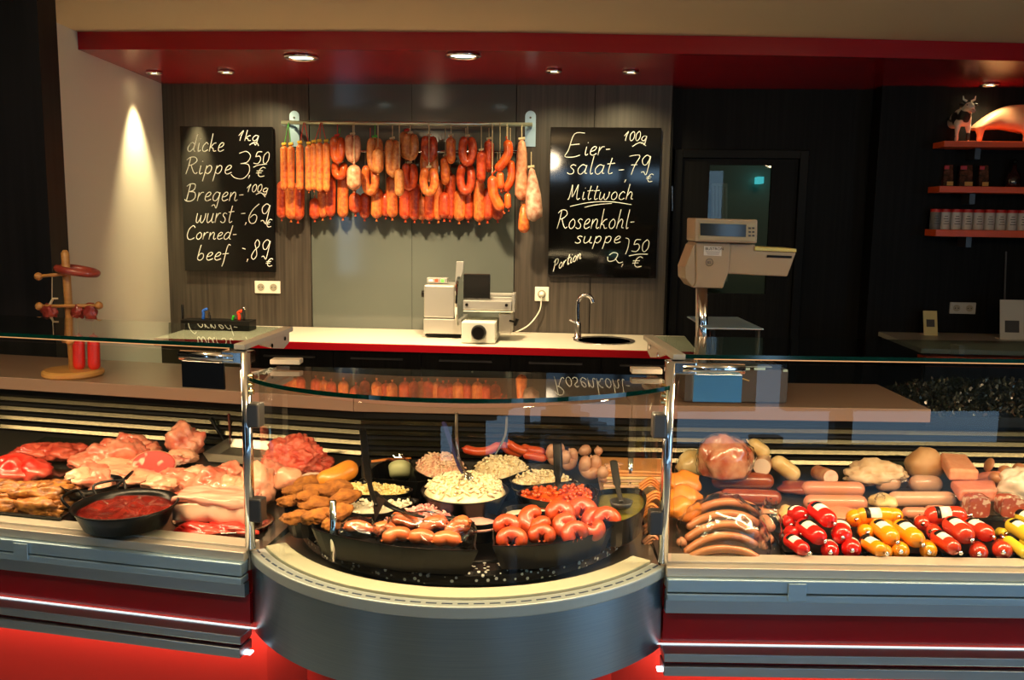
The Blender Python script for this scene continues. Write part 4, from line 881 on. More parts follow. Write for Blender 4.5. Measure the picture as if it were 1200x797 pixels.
fill(tI, m_crumb, 'egg_salad', 'crumbly yellow egg salad in the left bowl', 'salad', .018, .010, shred=160, ssize=(.009, .004))
fill(tJ, m_curd, 'white_curd', 'white curd in the bowl beside the black divider', 'cream', .010, .006, shred=60, ssize=(.012, .004))
fill(tK, m_meat_p, 'meat_salad', 'pink chopped meat salad in front of the centre bowl', 'salad', .022, .008, shred=160)
fill(tL, m_pate, 'pate', 'smooth pink pate in the small front bowl', 'pate', .006, .002)
fill(tM, m_curd, 'cream_spread', 'white cream spread behind the red ring sausages', 'cream', .004, .003)
cc = atz(545, 576, .925); R_ = .106
cb = tag(MB().lathe(Vector((cc.x, cc.y, 0)), [(.05, ZF), (.075, ZF+.02), (R_, .925), (R_+.003, .929), (R_-.002, .929), (.07, .87), (0, .865)], 56).build('centre_bowl', M_enamel, smooth=True), 'large round black bowl in the middle of the turntable', 'bowl')
cP = [Vector((cc.x+(R_-.006)*math.cos(a), cc.y+(R_-.006)*math.sin(a), 0)) for a in [2*math.pi*i/36 for i in range(36)]]
fill((cP, Vector((cc.x, cc.y, 0)), .92, .935), m_sal, 'centre_salad', 'creamy cabbage salad heaped in the large round centre bowl', 'salad', .040, .012, 45, shred=330, ssize=(.018, .004))
# black divider strip across the left bowls, chrome balls
# ---- serving tools
def tool(pts, r, m, name, label, head=None, cat='serving tool', hm=None):
    P = catmull(pts, 5); t = thing(name, P[-1], label, cat)
    MB().tube(P, [r*(1.25 if i < len(P)*.5 else .8) for i in range(len(P))], 10, flat=.5).build('handle', m, t, smooth=True)
    if head == 'ladle':
        c = P[-1]; MB().lathe(c+Vector((0, 0, -.012)), [(.012, -.006), (.024, .002), (.028, .014), (.025, .014), (.02, .004), (0, 0)], 20).build('ladle_head', hm or m, t, smooth=True)
    if head == 'spat':
        c = P[-1]; d = (P[-1]-P[-4]).normalized(); s_ = d.cross(Vector(FW)).normalized(); MB().extr([c-s_*.012-d*.02, c+s_*.012-d*.02, c+s_*.028+d*.03, c-s_*.028+d*.03], FW*.003).build('blade', hm or m, t)
    if head == 'fork':
        c = P[-1]; d = (P[-1]-P[-4]).normalized(); s_ = d.cross(Vector(FW)).normalized(); o = MB()
        for k in (-1.5, -.5, .5, 1.5): o.tube([c-d*.01, c+s_*k*.006+d*.012, c+s_*k*.006+d*.04], [.003, .0025, .001], 6)
        o.build('prongs', hm or m, t, smooth=True)
    return t
tool([cp(653, 518, 2.28), cp(654, 545, 2.25), cp(654, 568, 2.21), cp(655, 577, 2.2)], .010, M_black, 'serving_spatula', 'black ladle standing in the red goulash', 'spat')
tool([cp(719, 541, 2.20), cp(722, 560, 2.14), cp(725, 576, 2.09), cp(728, 588, 2.05)], .008, mat('grey_plastic_tool', (.03, .03, .03), .35), 'ladle', 'dark grey ladle in the olive green sauce', 'ladle')
m_viol = mat('violet_handle', (.03, .03, .10), .25)
tool([cp(520, 495, 2.42), cp(527, 515, 2.36), cp(537, 545, 2.2), cp(543, 555, 2.13)], .006, m_viol, 'salad_fork', 'long dark violet serving fork leaning left in the centre salad', 'fork', hm=M_chrome)
tool([cp(535, 484, 2.42), cp(535, 510, 2.36), cp(539, 540, 2.2), cp(547, 556, 2.13)], .004, M_chrome, 'salad_spoon', 'upright steel serving spoon in the centre salad', 'fork')
tool([cp(594, 488, 2.5), cp(592, 510, 2.46), cp(582, 530, 2.42), cp(577, 540, 2.40)], .003, M_chrome, 'slaw_spoon', 'steel spoon with curved handle in the white slaw', 'ladle')
tool([cp(425, 503, 2.36), cp(428, 530, 2.28), cp(432, 560, 2.16), cp(436, 578, 2.05), cp(442, 592, 1.99)], .008, M_black, 'serving_tongs', 'tall black tongs standing among the left bowls', 'spat')
tool([cp(438, 577, 2.08), cp(455, 592, 2.0), cp(480, 602, 1.96), cp(497, 606, 1.94)], .007, M_black, 'serving_knife', 'black-handled server lying across the curd and pink meat salad', None)
tool([cp(435, 541, 2.45), cp(455, 538.5, 2.46), cp(482, 537, 2.47)], .006, mat('orange_wood', (.62, .20, .04), .4), 'wooden_spoon', 'orange wooden spoon handle lying on the back of the turntable', None)
# clear cup with cream
c = atz(469, 562, .862); t = thing('clear_tub', c, 'small clear plastic tub of green-white spread lying tilted in the empty bowl', 'tub')
Mx = Matrix.Translation(c+Vector((0, 0, .03))) @ Matrix.Rotation(YAW+.1, 4, 'Z') @ Matrix.Rotation(-.9, 4, 'X')
o = MB().lathe(Vector(), [(.032, -.02), (.040, .02), (.043, .02)], 24); o.v = [Mx @ v_ for v_ in o.v]; o.build('tub_wall', M_cleartub, t, smooth=True)
o = MB().lathe(Vector(), [(.029, -.018), (.033, .008), (.02, .014), (0, .015)], 24); o.v = [Mx @ v_ for v_ in o.v]; o.build('spread', mat('pale_green_spread', (.62, .66, .38), .4), t, smooth=True)
# ---- breaded cutlets heap
m_brd = mat('breaded_crust', (.34, .12, .012), .85, (.17, .05, .004), 40, bump=1.0, bscale=120)
brd = [(352,604,46,20,2.02,.3,.02),(375,602,52,22,1.98,.9,.035),(398,598,44,20,1.98,1.4,.03),(345,585,40,18,2.12,.2,.035),(370,588,50,20,2.08,-.3,.05),(405,580,44,20,2.08,.8,.05),(352,572,44,16,2.2,.5,.055),(378,572,50,18,2.16,0,.075),(365,562,40,14,2.26,.4,.07),(398,568,36,16,2.16,-.5,.06),(388,612,30,18,1.95,1.2,.01),(360,580,36,14,2.1,1,.075)]
for i, (px, py, wd, ht, D, rz, _) in enumerate(brd):
    p = cp(px, py, D); k = D/1050
    tag(MB().lump(p-Vector((0, 0, .015)), (wd*k*.98, wd*k*.60, .026), i+3, .16, 1.4, 4, rz, True, .07).build('breaded_cutlet', m_brd, smooth=True), '%s golden-brown breaded cutlet, counted from the front of the heap by the steel upright' % ORD[i], 'cutlet', 'breaded cutlets heaped on the turntable')
# ---- ring sausages front right
m_rs = mat('fresh_red_sausage', (.38, .030, .006), .42, (.50, .07, .012), 18, bump=.3, bscale=70, coat=.3)
def xy3(x, y): return 540+x/4.427, 520+y/4.427
def loop(zx0, zy0, zw, zh, D, lab, m=m_rs, r=8.6, name='ring_sausage', grp='red ring sausages in the front right bowl', fn=xy3, rot=0, yawl=0):
    c = cp(*fn(zx0, zy0), D); k = D/1050; R = r*k; a = (zw/2/4.427-r*.9)*k; b = (zh/2/4.427-r*.8)*k; a = max(a, R*.8); b = max(b, R*.7); pts = []
    for i in range(8):
        th_ = math.radians(-60+rot+300*i/7); u = a*math.cos(th_); v_ = b*math.sin(th_); pts.append(c+RT*(u*math.cos(yawl))+FW*(v_*.75+u*math.sin(yawl))+Vector((0, 0, v_*.75)))
    return tag(MB().saus(pts, R, 14, .25, per=4).build(name, m, smooth=True), lab, 'sausage', grp)
ls = [(240,430,150,110,1.90,0),(265,500,170,100,1.86,0),(375,400,120,160,1.95,90),(420,480,150,110,1.88,0),(515,365,150,120,1.98,0),(545,425,150,110,1.94,60),(630,350,110,100,2.03,0),(595,470,150,100,1.89,30),(700,400,110,100,2.0,20),(755,400,110,100,1.99,0),(430,445,120,100,1.92,90),(680,440,120,90,1.93,200)]
for i, (x, y, wd, ht, D, rt) in enumerate(sorted(ls)): loop(x, y, wd, ht, D, '%s glossy red ring sausage from the left in the front right bowl' % ORD[i], rot=rt, r=9.5+(i % 3)*.6)
MB_ = MB
# ---- bagged sausages front left
m_bs = mat('bagged_sausage', (.62, .16, .045), .35, (.52, .09, .03), 20, coat=.4)
def xy2(x, y): return 320+x/4.427, 520+y/4.427
bs_ = [(440,445,150,60,1.90,.1),(575,455,120,70,1.93,0),(640,490,150,80,1.87,-.2),(770,500,140,80,1.86,.1),(900,510,150,80,1.85,0),(680,410,140,80,1.97,.3),(830,430,150,80,1.95,-.3),(960,450,120,100,1.92,-.8)]
for i, (x, y, wd, ht, D, sl_) in enumerate(sorted(bs_)):
    c = cp(*xy2(x, y), D); k = D/1050; a = RT*(wd/2/4.427*k)+Vector((0, 0, -wd/2/4.427*k*sl_)); r = ht/2/4.427*k
    tag(MB().saus([c-a, c+Vector((0, 0, .006))+FW*.01, c+a], r, 14, .2).build('bockwurst', m_bs, smooth=True), '%s plump orange sausage from the left inside the clear bags' % ORD[i], 'sausage', 'bagged sausages in the front left bowl')
for i, (x, y, wd, ht, D) in enumerate(((440, 445, 190, 90, 1.90), (790, 470, 480, 170, 1.90))):
    c = cp(*xy2(x, y+ht*.35), D); k = D/1050/4.427
    tag(MB().lump(c, (wd*k*1.08, .10 if i else .07, ht*k*1.05), 20+i, .08, 2.2, 4, YAW, True, .08).build('plastic_bag', M_film, smooth=True), ('small' if i == 0 else 'large')+' clear plastic bag around the sausages in the front left bowl', 'plastic bag')
# orange squash-like sausage, wrapped piece
tag(MB().saus([cp(371,566,2.26), cp(390,560,2.27), cp(408,551,2.30), cp(417,547,2.32)], .027, 14).build('orange_cheese', mat('orange_wax', (.72, .27, .03), .35, (.62,.2,.02), 10, coat=.3), smooth=True), 'curved orange sausage-shaped cheese behind the breaded cutlets', 'cheese')
c = cp(367, 561, 2.30); o = MB().lump(c-Vector((0,0,.02)), (.085, .06, .035), 5, .06, 1, 3, 0, True, .03).build('wrapped_slices', mat('pale_pink_slices', (.68, .45, .36), .4, (.75, .6, .5), 20), smooth=True); tag(o, 'pale sliced meat in clear wrap between mince and breaded cutlets', 'meat')
MB().lump(c-Vector((0,0,.022)), (.10, .07, .042), 5, .06, 1, 3, 0, True, .05).build('plastic_wrap', M_film, o, smooth=True)
# ================================================================== FOOD HELPERS FOR THE SIDE CASES
def deckp(Fr, px, py, lift=0):
    z = .87
    for _ in range(8):
        P = atz(px, py, z+lift); s_, t_ = Fr.st(P); z = zdeck(t_)
    return Vector((P.x, P.y, z+lift))
m_raw = mat('raw_beef', (.50, .018, .012), .3, (.68, .14, .09), 16, bump=.3, bscale=40, coat=.5, contrast=(.45, .75))
m_pork = mat('raw_pork', (.58, .11, .065), .32, (.78, .36, .24), 22, bump=.35, bscale=40, coat=.5)
m_porkf = mat('pork_fat', (.76, .38, .24), .35, (.60, .11, .07), 16, bump=.3, bscale=30, coat=.4, contrast=(.55, .75))
m_ham = mat('marbled_pork', (.62, .12, .08), .3, (.85, .58, .45), 22, bump=.2, coat=.5, contrast=(.50, .62), detail=2)
m_mince = mat('mince', (.52, .045, .025), .5, (.68, .16, .10), 55, bump=1.0, bscale=110, coat=.2)
m_crust = mat('marinated_crust', (.15, .04, .005), .55, (.50, .19, .03), 55, bump=.9, bscale=70, coat=.3)
def meat(Fr, px, pyb, wd, ht, depth, m, name, label, cat='meat', seed=1, amp=.2, lift=0., rz=0, grp=None, freq=1.5, amp2=.10, sub=4, D=None):
    if D: P = cp(px, pyb, D)
    else: P = deckp(Fr, px, pyb, lift)
    k = dep(P)/1050; ang = YAW-(.215 if Fr is FL else 0)
    o = MB().lump(P+Vector((0, 0, .001)), (wd*k, depth, ht*k*1.05), seed, amp, freq, sub, ang+rz, True, amp2).build(name, m, smooth=True)
    tag(o, label, cat, grp); return o
def slab(P, wd, dp, h, m, name, label, cat, rz=0, bevel=.006, grp=None, tiltx=0):
    Mx = Matrix.Translation(P) @ Matrix.Rotation(YAW+rz, 4, 'Z') @ Matrix.Rotation(tiltx, 4, 'X')
    o = MB().box(-wd/2, wd/2, -dp/2, dp/2, 0, h, Mx); ob = o.build(name, m, bevel=bevel); ob.modifiers[0].segments = 3; tag(ob, label, cat, grp); return ob
def flat_tray(Fr, px0, px1, pyf, depth, hgt, m, name, label, cat='tray', flare=.012, grp=None, rim=.004):
    a = deckp(Fr, px0, pyf); b = deckp(Fr, px1, pyf); s0, t0 = Fr.st(a); s1, t1 = Fr.st(b); s0, s1 = min(s0, s1), max(s0, s1); t0 = (t0+t1)/2; z0 = zdeck(t0)+.001; z1 = zdeck(t0+depth)+.001
    def rg(off, zz): return [Fr.p(s0+off, t0+off, z0+zz), Fr.p(s1-off, t0+off, z0+zz), Fr.p(s1-off, t0+depth-off, z1+zz), Fr.p(s0+off, t0+depth-off, z1+zz)]
    R_ = [rg(flare, 0), rg(0, hgt), rg(rim, hgt), rg(flare+rim, .003)]; vs_ = sum(R_, []); fs = [(3,2,1,0), (12,13,14,15)]
    for r_ in range(3):
        for i in range(4): fs.append((r_*4+i, r_*4+(i+1) % 4, (r_+1)*4+(i+1) % 4, (r_+1)*4+i))
    return tag(MB().add(vs_, fs).build(name, m, bevel=.002), label, cat, grp)
# ================================================================== LEFT CASE: RAW MEAT
flat_tray(FL, -30, 80, 619, .20, .036, M_enamel, 'baking_tray', 'black enamel tray under the marinated cutlets', 'tray')
m_gt = glassmat('glass_tray_mat', (.8, .85, .8), 1.5, .03, 1.4)
flat_tray(FL, -40, 62, 574, .17, .022, m_gt, 'glass_tray', 'clear glass tray with bright red steaks at the left edge', 'tray')
flat_tray(FL, 2, 100, 543, .16, .02, m_gt, 'glass_tray', 'clear glass tray with dark red steaks at the back left', 'tray')
i = 0
for px, pyb, wd, ht, dp_, rz in ((12,563,62,24,.09,.2),(42,560,50,22,.09,-.3),(-10,565,40,20,.09,0),(25,553,56,20,.08,.5)):
    meat(FL, px, pyb, wd, ht, dp_, m_raw, 'beef_steak', '%s bright red beef steak in the left-edge glass tray' % ORD[i], 'steak', i+1, .22, .008, rz, 'red steaks in the left-edge glass tray', sub=3); i += 1
i = 0
for px, pyb, wd, ht, dp_, rz in ((38,538,48,16,.08,.2),(68,538,50,17,.08,-.2),(88,533,34,12,.07,0),(52,531,40,12,.07,.4)):
    meat(FL, px, pyb, wd, ht, dp_, mat('dark_beef', (.34, .02, .015), .28, (.60, .12, .07), 18, bump=.3, coat=.5), 'dark_steak', '%s dark red steak in the back-left glass tray' % ORD[i], 'steak', i+11, .22, .006, rz, 'dark steaks in the back-left glass tray'); i += 1
# marinated cutlets
i = 0
for px, pyb, wd, ht, rz, lf in ((8,606,56,20,.2,.012),(45,608,60,22,-.1,.012),(70,600,50,18,.3,.012),(15,592,56,18,.0,.03),(52,592,62,20,.2,.032),(76,586,36,16,-.3,.03),(30,583,60,16,.1,.045),(60,581,40,14,.2,.05),(-12,590,40,20,.2,.03),(5,579,40,14,0,.04)):
    meat(FL, px, pyb-5, wd, ht*.85, .05, m_crust, 'marinated_cutlet', '%s herb-crusted golden cutlet, counted from the front of the black tray' % ORD[i], 'cutlet', i+31, .25, lf, rz+.3, 'marinated cutlets in the black tray', amp2=.12); i += 1
# pans
def pan(px, py, rpx, z, hgt, label, handles, ell=1.0):
    P = atz(px, py, z); k = dep(P)/1050; R = rpx*k; t = thing('enamel_pan', (P.x, P.y, z-hgt), label, 'pan'); b = Vector((P.x, P.y, 0))
    MB().lathe(b, [(R*.8, z-hgt), (R*.97, z-.006), (R*1.03, z), (R*.99, z+.001), (R*.93, z-.01), (R*.76, z-hgt+.004), (0, z-hgt+.004)], 48, 1, ell).build('pan_body', M_enamel, t, smooth=True)
    for a in handles:
        a = a+YAW; d = Vector((math.cos(a), math.sin(a), 0)); s_ = Vector((-d.y, d.x, 0)); q = b+d*R*1.0+Vector((0, 0, z-.004))
        MB().tube(catmull([q-s_*.035, q-s_*.032+d*.02+Vector((0, 0, .022)), q+s_*.032+d*.02+Vector((0, 0, .022)), q+s_*.035], 5), .0035, 8).build('handle', M_enamel, t, smooth=True)
    return b, R
b, R = pan(147, 590, 60, .895, .05, 'round black pan of dark red goulash in the left case', [math.pi*.98, math.pi*.72])
cP = [b+Vector((R*.92*math.cos(a), R*.92*math.sin(a), 0)) for a in [2*math.pi*i/36 for i in range(36)]]
fill((cP, b, .875, .895), mat('dark_goulash', (.085, .004, .003), .22, (.20, .014, .008), 35, bump=.6, bscale=45, coat=.5), 'dark_goulash', 'glossy dark red meat in sauce in the round black pan', 'goulash', .006, .012, 32, level=.880)
b, R = pan(108, 565, 34, .885, .03, 'smaller black pan of pale pork behind the goulash pan', [0.1])
# oval metal platters
def platter(px, py, wpx, dm_, label, grp=None):
    P = deckp(FL, px, py); k = dep(P)/1050; a = wpx/2*k
    return tag(MB().lathe(P+Vector((0, 0, .001)), [(.75, 0), (.97, .008), (1.0, .010), (.98, .012), (.9, .009), (.72, .004), (0, .004)], 48, a, dm_/2, YAW-.215).build('steel_platter', mat('platter_steel', (.6, .58, .52), .2, metal=1), smooth=True), label, 'platter', grp)
for o_, lz in ((platter(130, 604, 140, .22, 'oval steel platter under the round black goulash pan'), 0), (platter(262, 614, 126, .20, 'oval steel platter under the pork belly slab'), 0)): pass
for v_ in (1,): pass
# pork items
it = [(118,548,56,26,.10,m_pork,'pork_cutlet','pale pork cutlet stack in the middle of the left case',0,.25),(150,545,50,30,.09,m_pork,'pork_loin','thick pink pork loin piece behind the cutlets',.3,.2),
 (152,532,44,22,.08,m_pork,'pork_shoulder','rounded pork shoulder piece at the back, left of the metal tray',0,.2),(135,552,60,14,.09,m_porkf,'pork_slice','flat pale pork slice lying below the cutlet stack',.1,.15),
 (96,570,44,18,.08,m_porkf,'pork_chunk','pale pork chunk in the smaller black pan, left',.3,.3),(118,573,36,20,.07,m_pork,'pork_chunk','pink pork chunk in the smaller black pan, right',-.2,.3),
 (160,565,70,12,.10,m_porkf,'belly_slice','long pale belly slice in front of the marbled neck',.0,.2),
 (216,532,44,34,.09,m_pork,'meat_joint','upright pink meat joint at the back of the left case',.2,.25),(214,541,34,14,.07,m_porkf,'joint_end','pale cut end lying in front of the upright joint',0,.15),(172,532,36,12,.08,m_pork,'back_slice','low pink piece left of the upright joint',0,.2),
 (215,576,44,20,.08,m_pork,'rolled_pork','small rolled pork piece left of the folded one',.3,.25),(252,577,60,26,.10,m_pork,'folded_pork','folded pink pork piece behind the belly slab',.1,.28),(188,574,40,16,.07,m_porkf,'pork_flap','pale pork flap beside the goulash pan',.2,.25)]
for j, (px, pyb, wd, ht, dp_, m_, nm, lb, rz, am) in enumerate(it): meat(FL, px, pyb, wd, ht, dp_, m_, nm, lb, 'meat', 50+j, am, .030 if 'pan' in lb else .002, rz)
rr3 = random.Random(3)
for j, (px, pyb, wd, ht, m_) in enumerate(((108,556,40,12,m_pork),(142,558,44,10,m_porkf),(96,548,34,14,m_pork),(128,538,40,20,m_pork),(166,548,34,12,m_porkf),(232,560,40,14,m_porkf),(205,563,36,14,m_pork),(270,560,36,18,m_pork),(200,545,40,10,m_ham),(272,580,30,22,m_porkf),(222,586,44,10,m_ham),(160,525,34,10,m_pork))):
    meat(FL, px, pyb, wd, ht, .07, m_, 'pork_slice', '%s thin pork slice, counted along the pile between the pans and the steel tray' % ORD[j], 'meat', 120+j, .2, .012+.012*rr3.random(), rr3.uniform(-.6, .6), 'thin pork slices filling the gaps')
# belly slab + red strips
P = deckp(FL, 245, 616); k = dep(P)/1050
P = deckp(FL, 247, 613, .022); k = dep(P)/1050; Mx = Matrix.Translation(P+FW*.05) @ Matrix.Rotation(YAW-.215+.10, 4, 'Z')
def rough_block(w_, d_, z0_, z1_, seed, nx=22, ny=8, nz=5, amp=.004, rib=0.):
    bm = bmesh.new(); bmesh.ops.create_cube(bm, size=1); bmesh.ops.subdivide_edges(bm, edges=bm.edges[:], cuts=11, use_grid_fill=True); out = []
    bm.verts.ensure_lookup_table()
    for v_ in bm.verts:
        q = v_.co.copy(); l = max(abs(q.x), abs(q.y), abs(q.z)); sph = q.normalized()*.5; q = q*.86+sph*.14*1.25
        q = Vector((q.x*w_, q.y*d_, (q.z+.5)*(z1_-z0_)+z0_)); n_ = noise.noise(Vector((q.x*22+seed, q.y*22, q.z*30)))
        q += Vector((n_*.3, n_, n_))*amp*2
        if rib and v_.co.y < -.4: q.y += rib*math.sin(q.x*190+q.z*60)
        out.append(Mx @ q)
    fs = [tuple(x.index for x in f_.verts) for f_ in bm.faces]; bm.free(); return MB().add(out, fs)
be = thing('pork_belly', P, 'large pale pork belly slab on the steel platter at the front', 'meat')
rough_block(96*k, .11, 0, .046, 1, rib=.0018).build('fat_layer', mat('belly_fat', (.80, .50, .36), .4, (.74, .36, .25), 10, bump=.3, coat=.3, contrast=(.5, .8)), be, smooth=True)
rough_block(94*k, .105, .044, .062, 4).build('meat_layer', mat('belly_meat', (.66, .20, .14), .4, (.80, .50, .38), 26, bump=.3, coat=.3, stretch=(.4, 2, 2)), be, smooth=True)
nk = facecyl_late = None
for j in range(2): meat(FL, 236+j*34, 627-j, 66, 13, .05, m_raw, 'red_strip', ('left' if j == 0 else 'right')+' lean red meat strip under the pork belly slab', 'meat', 75+j, .2, .004, .0)
Pn = deckp(FL, 181, 558); kn = dep(Pn)/1050; nk = thing('marbled_neck', Pn, 'round cut pork neck with white fat veins facing the customers', 'meat')
Pc = Pn+Vector((0, 0, 15*kn)); dn = (FW*-1+Vector((0, 0, .45))).normalized()
q = MB().tube([Pc-dn*.08, Pc-dn*.06, Pc], [.018, .030, 27*kn], 26, flat=.62, updir=Vector((0, 0, 1))); q.build('outer_fat', m_porkf, nk, smooth=True)
MB().tube([Pc+dn*.0005, Pc+dn*.003], [26*kn, 24.5*kn], 26, flat=.62, updir=Vector((0, 0, 1))).build('cut_face', mat('marbled_face', (.50, .05, .04), .35, (.85, .52, .40), 28, coat=.4, contrast=(.56, .62), detail=1), nk)
# pork rolls right of the post
meat(FL, 300, 590, 46, 44, .11, m_porkf, 'pork_roast', 'big fatty pork roast beside the left corner post', 'meat', 81, .16, .01, 0)
meat(FL, 322, 572, 34, 32, .08, m_pork, 'pork_roll', 'smaller pink pork roll behind the corner post', 'meat', 82, .16, .01, .2)
def wedge_fat(px, py, D, wd, ht, nm, lb, m=m_porkf): 
    return tag(MB().lump(cp(px, py, D), (wd*D/1050, .08, ht*D/1050), 90, .18, 1.3, 3, 0, True).build(nm, m, smooth=True), lb, 'meat')
wedge_fat(338, 571, 2.30, 36, 24, 'fat_piece', 'pale cream fat piece in front of the mince')
# metal tray back + mince
flat_tray(FL, 232, 330, 546, .15, .03, mat('tray_steel', (.45, .42, .36), .3, metal=.9), 'steel_tray', 'empty steel tray with dark servers at the back of the left case', 'tray')
# mince
t = meat(FL, 345, 556, 84, 40, .13, m_mince, 'minced_meat', 'big heap of bright red minced meat behind the post', 'mince', 95, .22, .01, 0, freq=2, amp2=.12, sub=5, D=2.52); t['kind'] = 'stuff'
for px, py, c_, lb in ((247, 490, (248+18, 522), 'black plastic server leaning in the empty steel tray'), (268, 485, (270, 520), 'slim brown server standing in the empty steel tray')):
    D = dep(deckp(FL, c_[0], 530))+.04; o = tool([cp(px, py, D), cp((px+c_[0])/2, (py+c_[1])/2, D), cp(c_[0], c_[1], D)], .009 if 'black' in lb else .005, M_black if 'black' in lb else mat('brown_tool', (.12, .03, .02), .4), 'meat_server', lb)
# ================================================================== RIGHT CASE
def fitD(px, py, D, R_):
    for _ in range(200):
        P = cp(px, py, D)
        if P.z-R_ >= zdeck(FR.st(P)[1])+.002 or D < 1.96: break
        D -= .005
    return D
# chubs
def chub(z0, z1, rz_, D0, D1, m, lab, grp, fn, label_band=True, sc_=4.6875):
    D0 = 1.985+(D0-2.0)*.8; D1 = 1.985+(D1-2.0)*.8; R = rz_*1.12/sc_*D1/1050; D1 = fitD(*fn(*z1), D1, R); D0 = min(D0, D1+.06)
    a = cp(*fn(*z0), D0); b = cp(*fn(*z1), D1); d = (b-a).normalized(); L = (b-a).length
    a = a-d*0; t = thing('liver_sausage', (a+b)/2-Vector((0, 0, R)), lab, 'sausage', grp)
    MB().saus([a-d*R*.9, (a+b)/2, b+d*R*.75], R, 18, .0).build('casing', m, t, smooth=True)
    for e_, s_ in ((b, 1), (a, -1)):
        q = e_+d*s_*R*(.72 if s_ > 0 else .87); MB().tube([q, q+d*s_*.006, q+d*s_*.012], [.0035, .0025, .0055], 8).build('clip', M_chrome, t, smooth=True)
    if label_band and L > .02:
        up = (Vector((0, 0, 1))-FW*.9); up = (up-d*up.dot(d)).normalized(); sd = d.cross(up).normalized()
        def patch(f0, f1, w0, m__, off, nm):
            o = MB(); n = 8; vs_ = []
            for f in (f0, (f0+f1)/2, f1):
                for i in range(n+1):
                    th_ = -w0+2*w0*i/n; p = a.lerp(b, f); rr = R*1.012+off; vs_.append(p+(up*math.cos(th_)+sd*math.sin(th_))*rr)
            fs = [(r_*(n+1)+i, r_*(n+1)+i+1, (r_+1)*(n+1)+i+1, (r_+1)*(n+1)+i) for r_ in range(2) for i in range(n)]
            vb = [v_+(a.lerp(b, (f0+f1)/2)-v_).normalized()*0-(v_-a.lerp(b, .5)).normalized()*.0012 for v_ in vs_]; m_ = len(vs_)
            fs2 = [tuple(x+m_ for x in reversed(f_)) for f_ in fs]
            rim_ = [(i, m_+i, m_+i+1, i+1) for i in range(n)]+[(2*(n+1)+i+1, m_+2*(n+1)+i+1, m_+2*(n+1)+i, 2*(n+1)+i) for i in range(n)]
            return o.add(vs_+vb, fs+fs2+rim_).build(nm, m__, t, smooth=True)
        lo_ = 0.05 if L > .05 else -.2
        patch(lo_, .62, .75, mat('label_paper', (.80, .76, .66), .5), 0, 'paper_label'); patch(lo_, .22 if L > .05 else .1, .76, M_black, .0004, 'label_black_end')
def fa(x, y): return 900+x/4.6875, 500+y/4.6875
def fb(x, y): return 1040+x/4.6875, 500+y/4.6875
m_cr = mat('red_casing', (.72, .012, .006), .16, coat=.6); m_cy = mat('yellow_casing', (.86, .30, .005), .18, coat=.6); m_cd = mat('brick_red_casing', (.52, .035, .010), .18, coat=.6); m_cg = mat('mustard_casing', (.62, .48, .03), .2, coat=.6)
flat_tray(FR, 918, 1012, 655, .22, .014, M_black, 'foam_tray', 'black tray holding the bright red sausages', 'tray')
flat_tray(FR, 1015, 1101, 655.5, .22, .014, M_black, 'foam_tray', 'black tray holding the yellow sausages', 'tray')
flat_tray(FR, 1104, 1190, 656, .22, .014, M_black, 'foam_tray', 'black tray holding the brick red sausages', 'tray')
flat_tray(FR, 1193, 1280, 657, .22, .014, M_black, 'foam_tray', 'black tray holding the mustard yellow sausages', 'tray')
red = [((120,625),(195,675),38,2.05,1.99),((195,550),(280,608),46,2.11,2.03),((262,455),(335,512),46,2.15,2.07),((150,480),(180,485),44,2.18,2.15),((395,560),(405,595),52,2.14,2.06),((335,665),(340,682),46,2.08,2.02),((450,655),(458,672),50,2.10,2.03),((110,515),(120,530),34,2.20,2.16),((120,580),(150,585),34,2.12,2.10)]
for i, (a_, b_, r_, d0, d1) in enumerate(red): chub(a_, b_, r_, d0, d1, m_cr, '%s bright red wrapped sausage in the leftmost black tray, counted front to back' % ORD[i] if 0 else '%s bright red wrapped sausage in the black tray of reds' % ORD[i], 'bright red sausages in a black tray', fa, r_ > 36)
yel = [(fa,(550,640),(620,680),40,2.06,2.0),(fa,(605,550),(680,612),46,2.12,2.04),(fb,(-140,490),(10,488),42,2.17,2.17),(fa,(475,500),(480,505),46,2.2,2.17),(fa,(530,575),(540,580),40,2.14,2.1),(fb,(75,555),(160,622),48,2.11,2.03),(fb,(-5,555),(15,600),46,2.15,2.08),(fb,(65,670),(70,682),46,2.08,2.02),(fb,(220,665),(225,682),44,2.08,2.02),(fb,(-20,680),(-15,690),40,2.06,2.02),(fb,(25,485),(45,490),40,2.19,2.16)]
for i, (f_, a_, b_, r_, d0, d1) in enumerate(yel): chub(a_, b_, r_, d0, d1, m_cy, '%s yellow wrapped sausage in the black tray of yellows' % ORD[i], 'yellow sausages in a black tray', f_, i in (0, 1, 2, 5))
drk = [((275,605),(365,668),41,2.07,2.0),((352,540),(430,600),50,2.12,2.04),((455,545),(545,590),46,2.17,2.08),((250,490),(395,488),48,2.2,2.19),((495,675),(500,692),46,2.08,2.02),((625,665),(632,682),48,2.08,2.02),((185,525),(190,530),38,2.2,2.17),((245,570),(260,585),40,2.16,2.12)]
for i, (a_, b_, r_, d0, d1) in enumerate(drk): chub(a_, b_, r_, d0, d1, m_cd, '%s brick red wrapped sausage in the black tray of dark reds' % ORD[i], 'brick red sausages in a black tray', fb, i < 4)
mus = [((690,545),(780,600),42,2.12,2.05),((665,630),(760,700),30,2.05,1.99),((620,580),(640,585),26,2.15,2.12),((740,500),(820,530),40,2.2,2.15),((760,640),(840,690),36,2.06,2.0)]
for i, (a_, b_, r_, d0, d1) in enumerate(mus): chub(a_, b_, r_, d0, d1, m_cg, '%s mustard yellow wrapped sausage at the right edge' % ORD[i], 'mustard sausages at the right edge', fb, i in (0, 3))
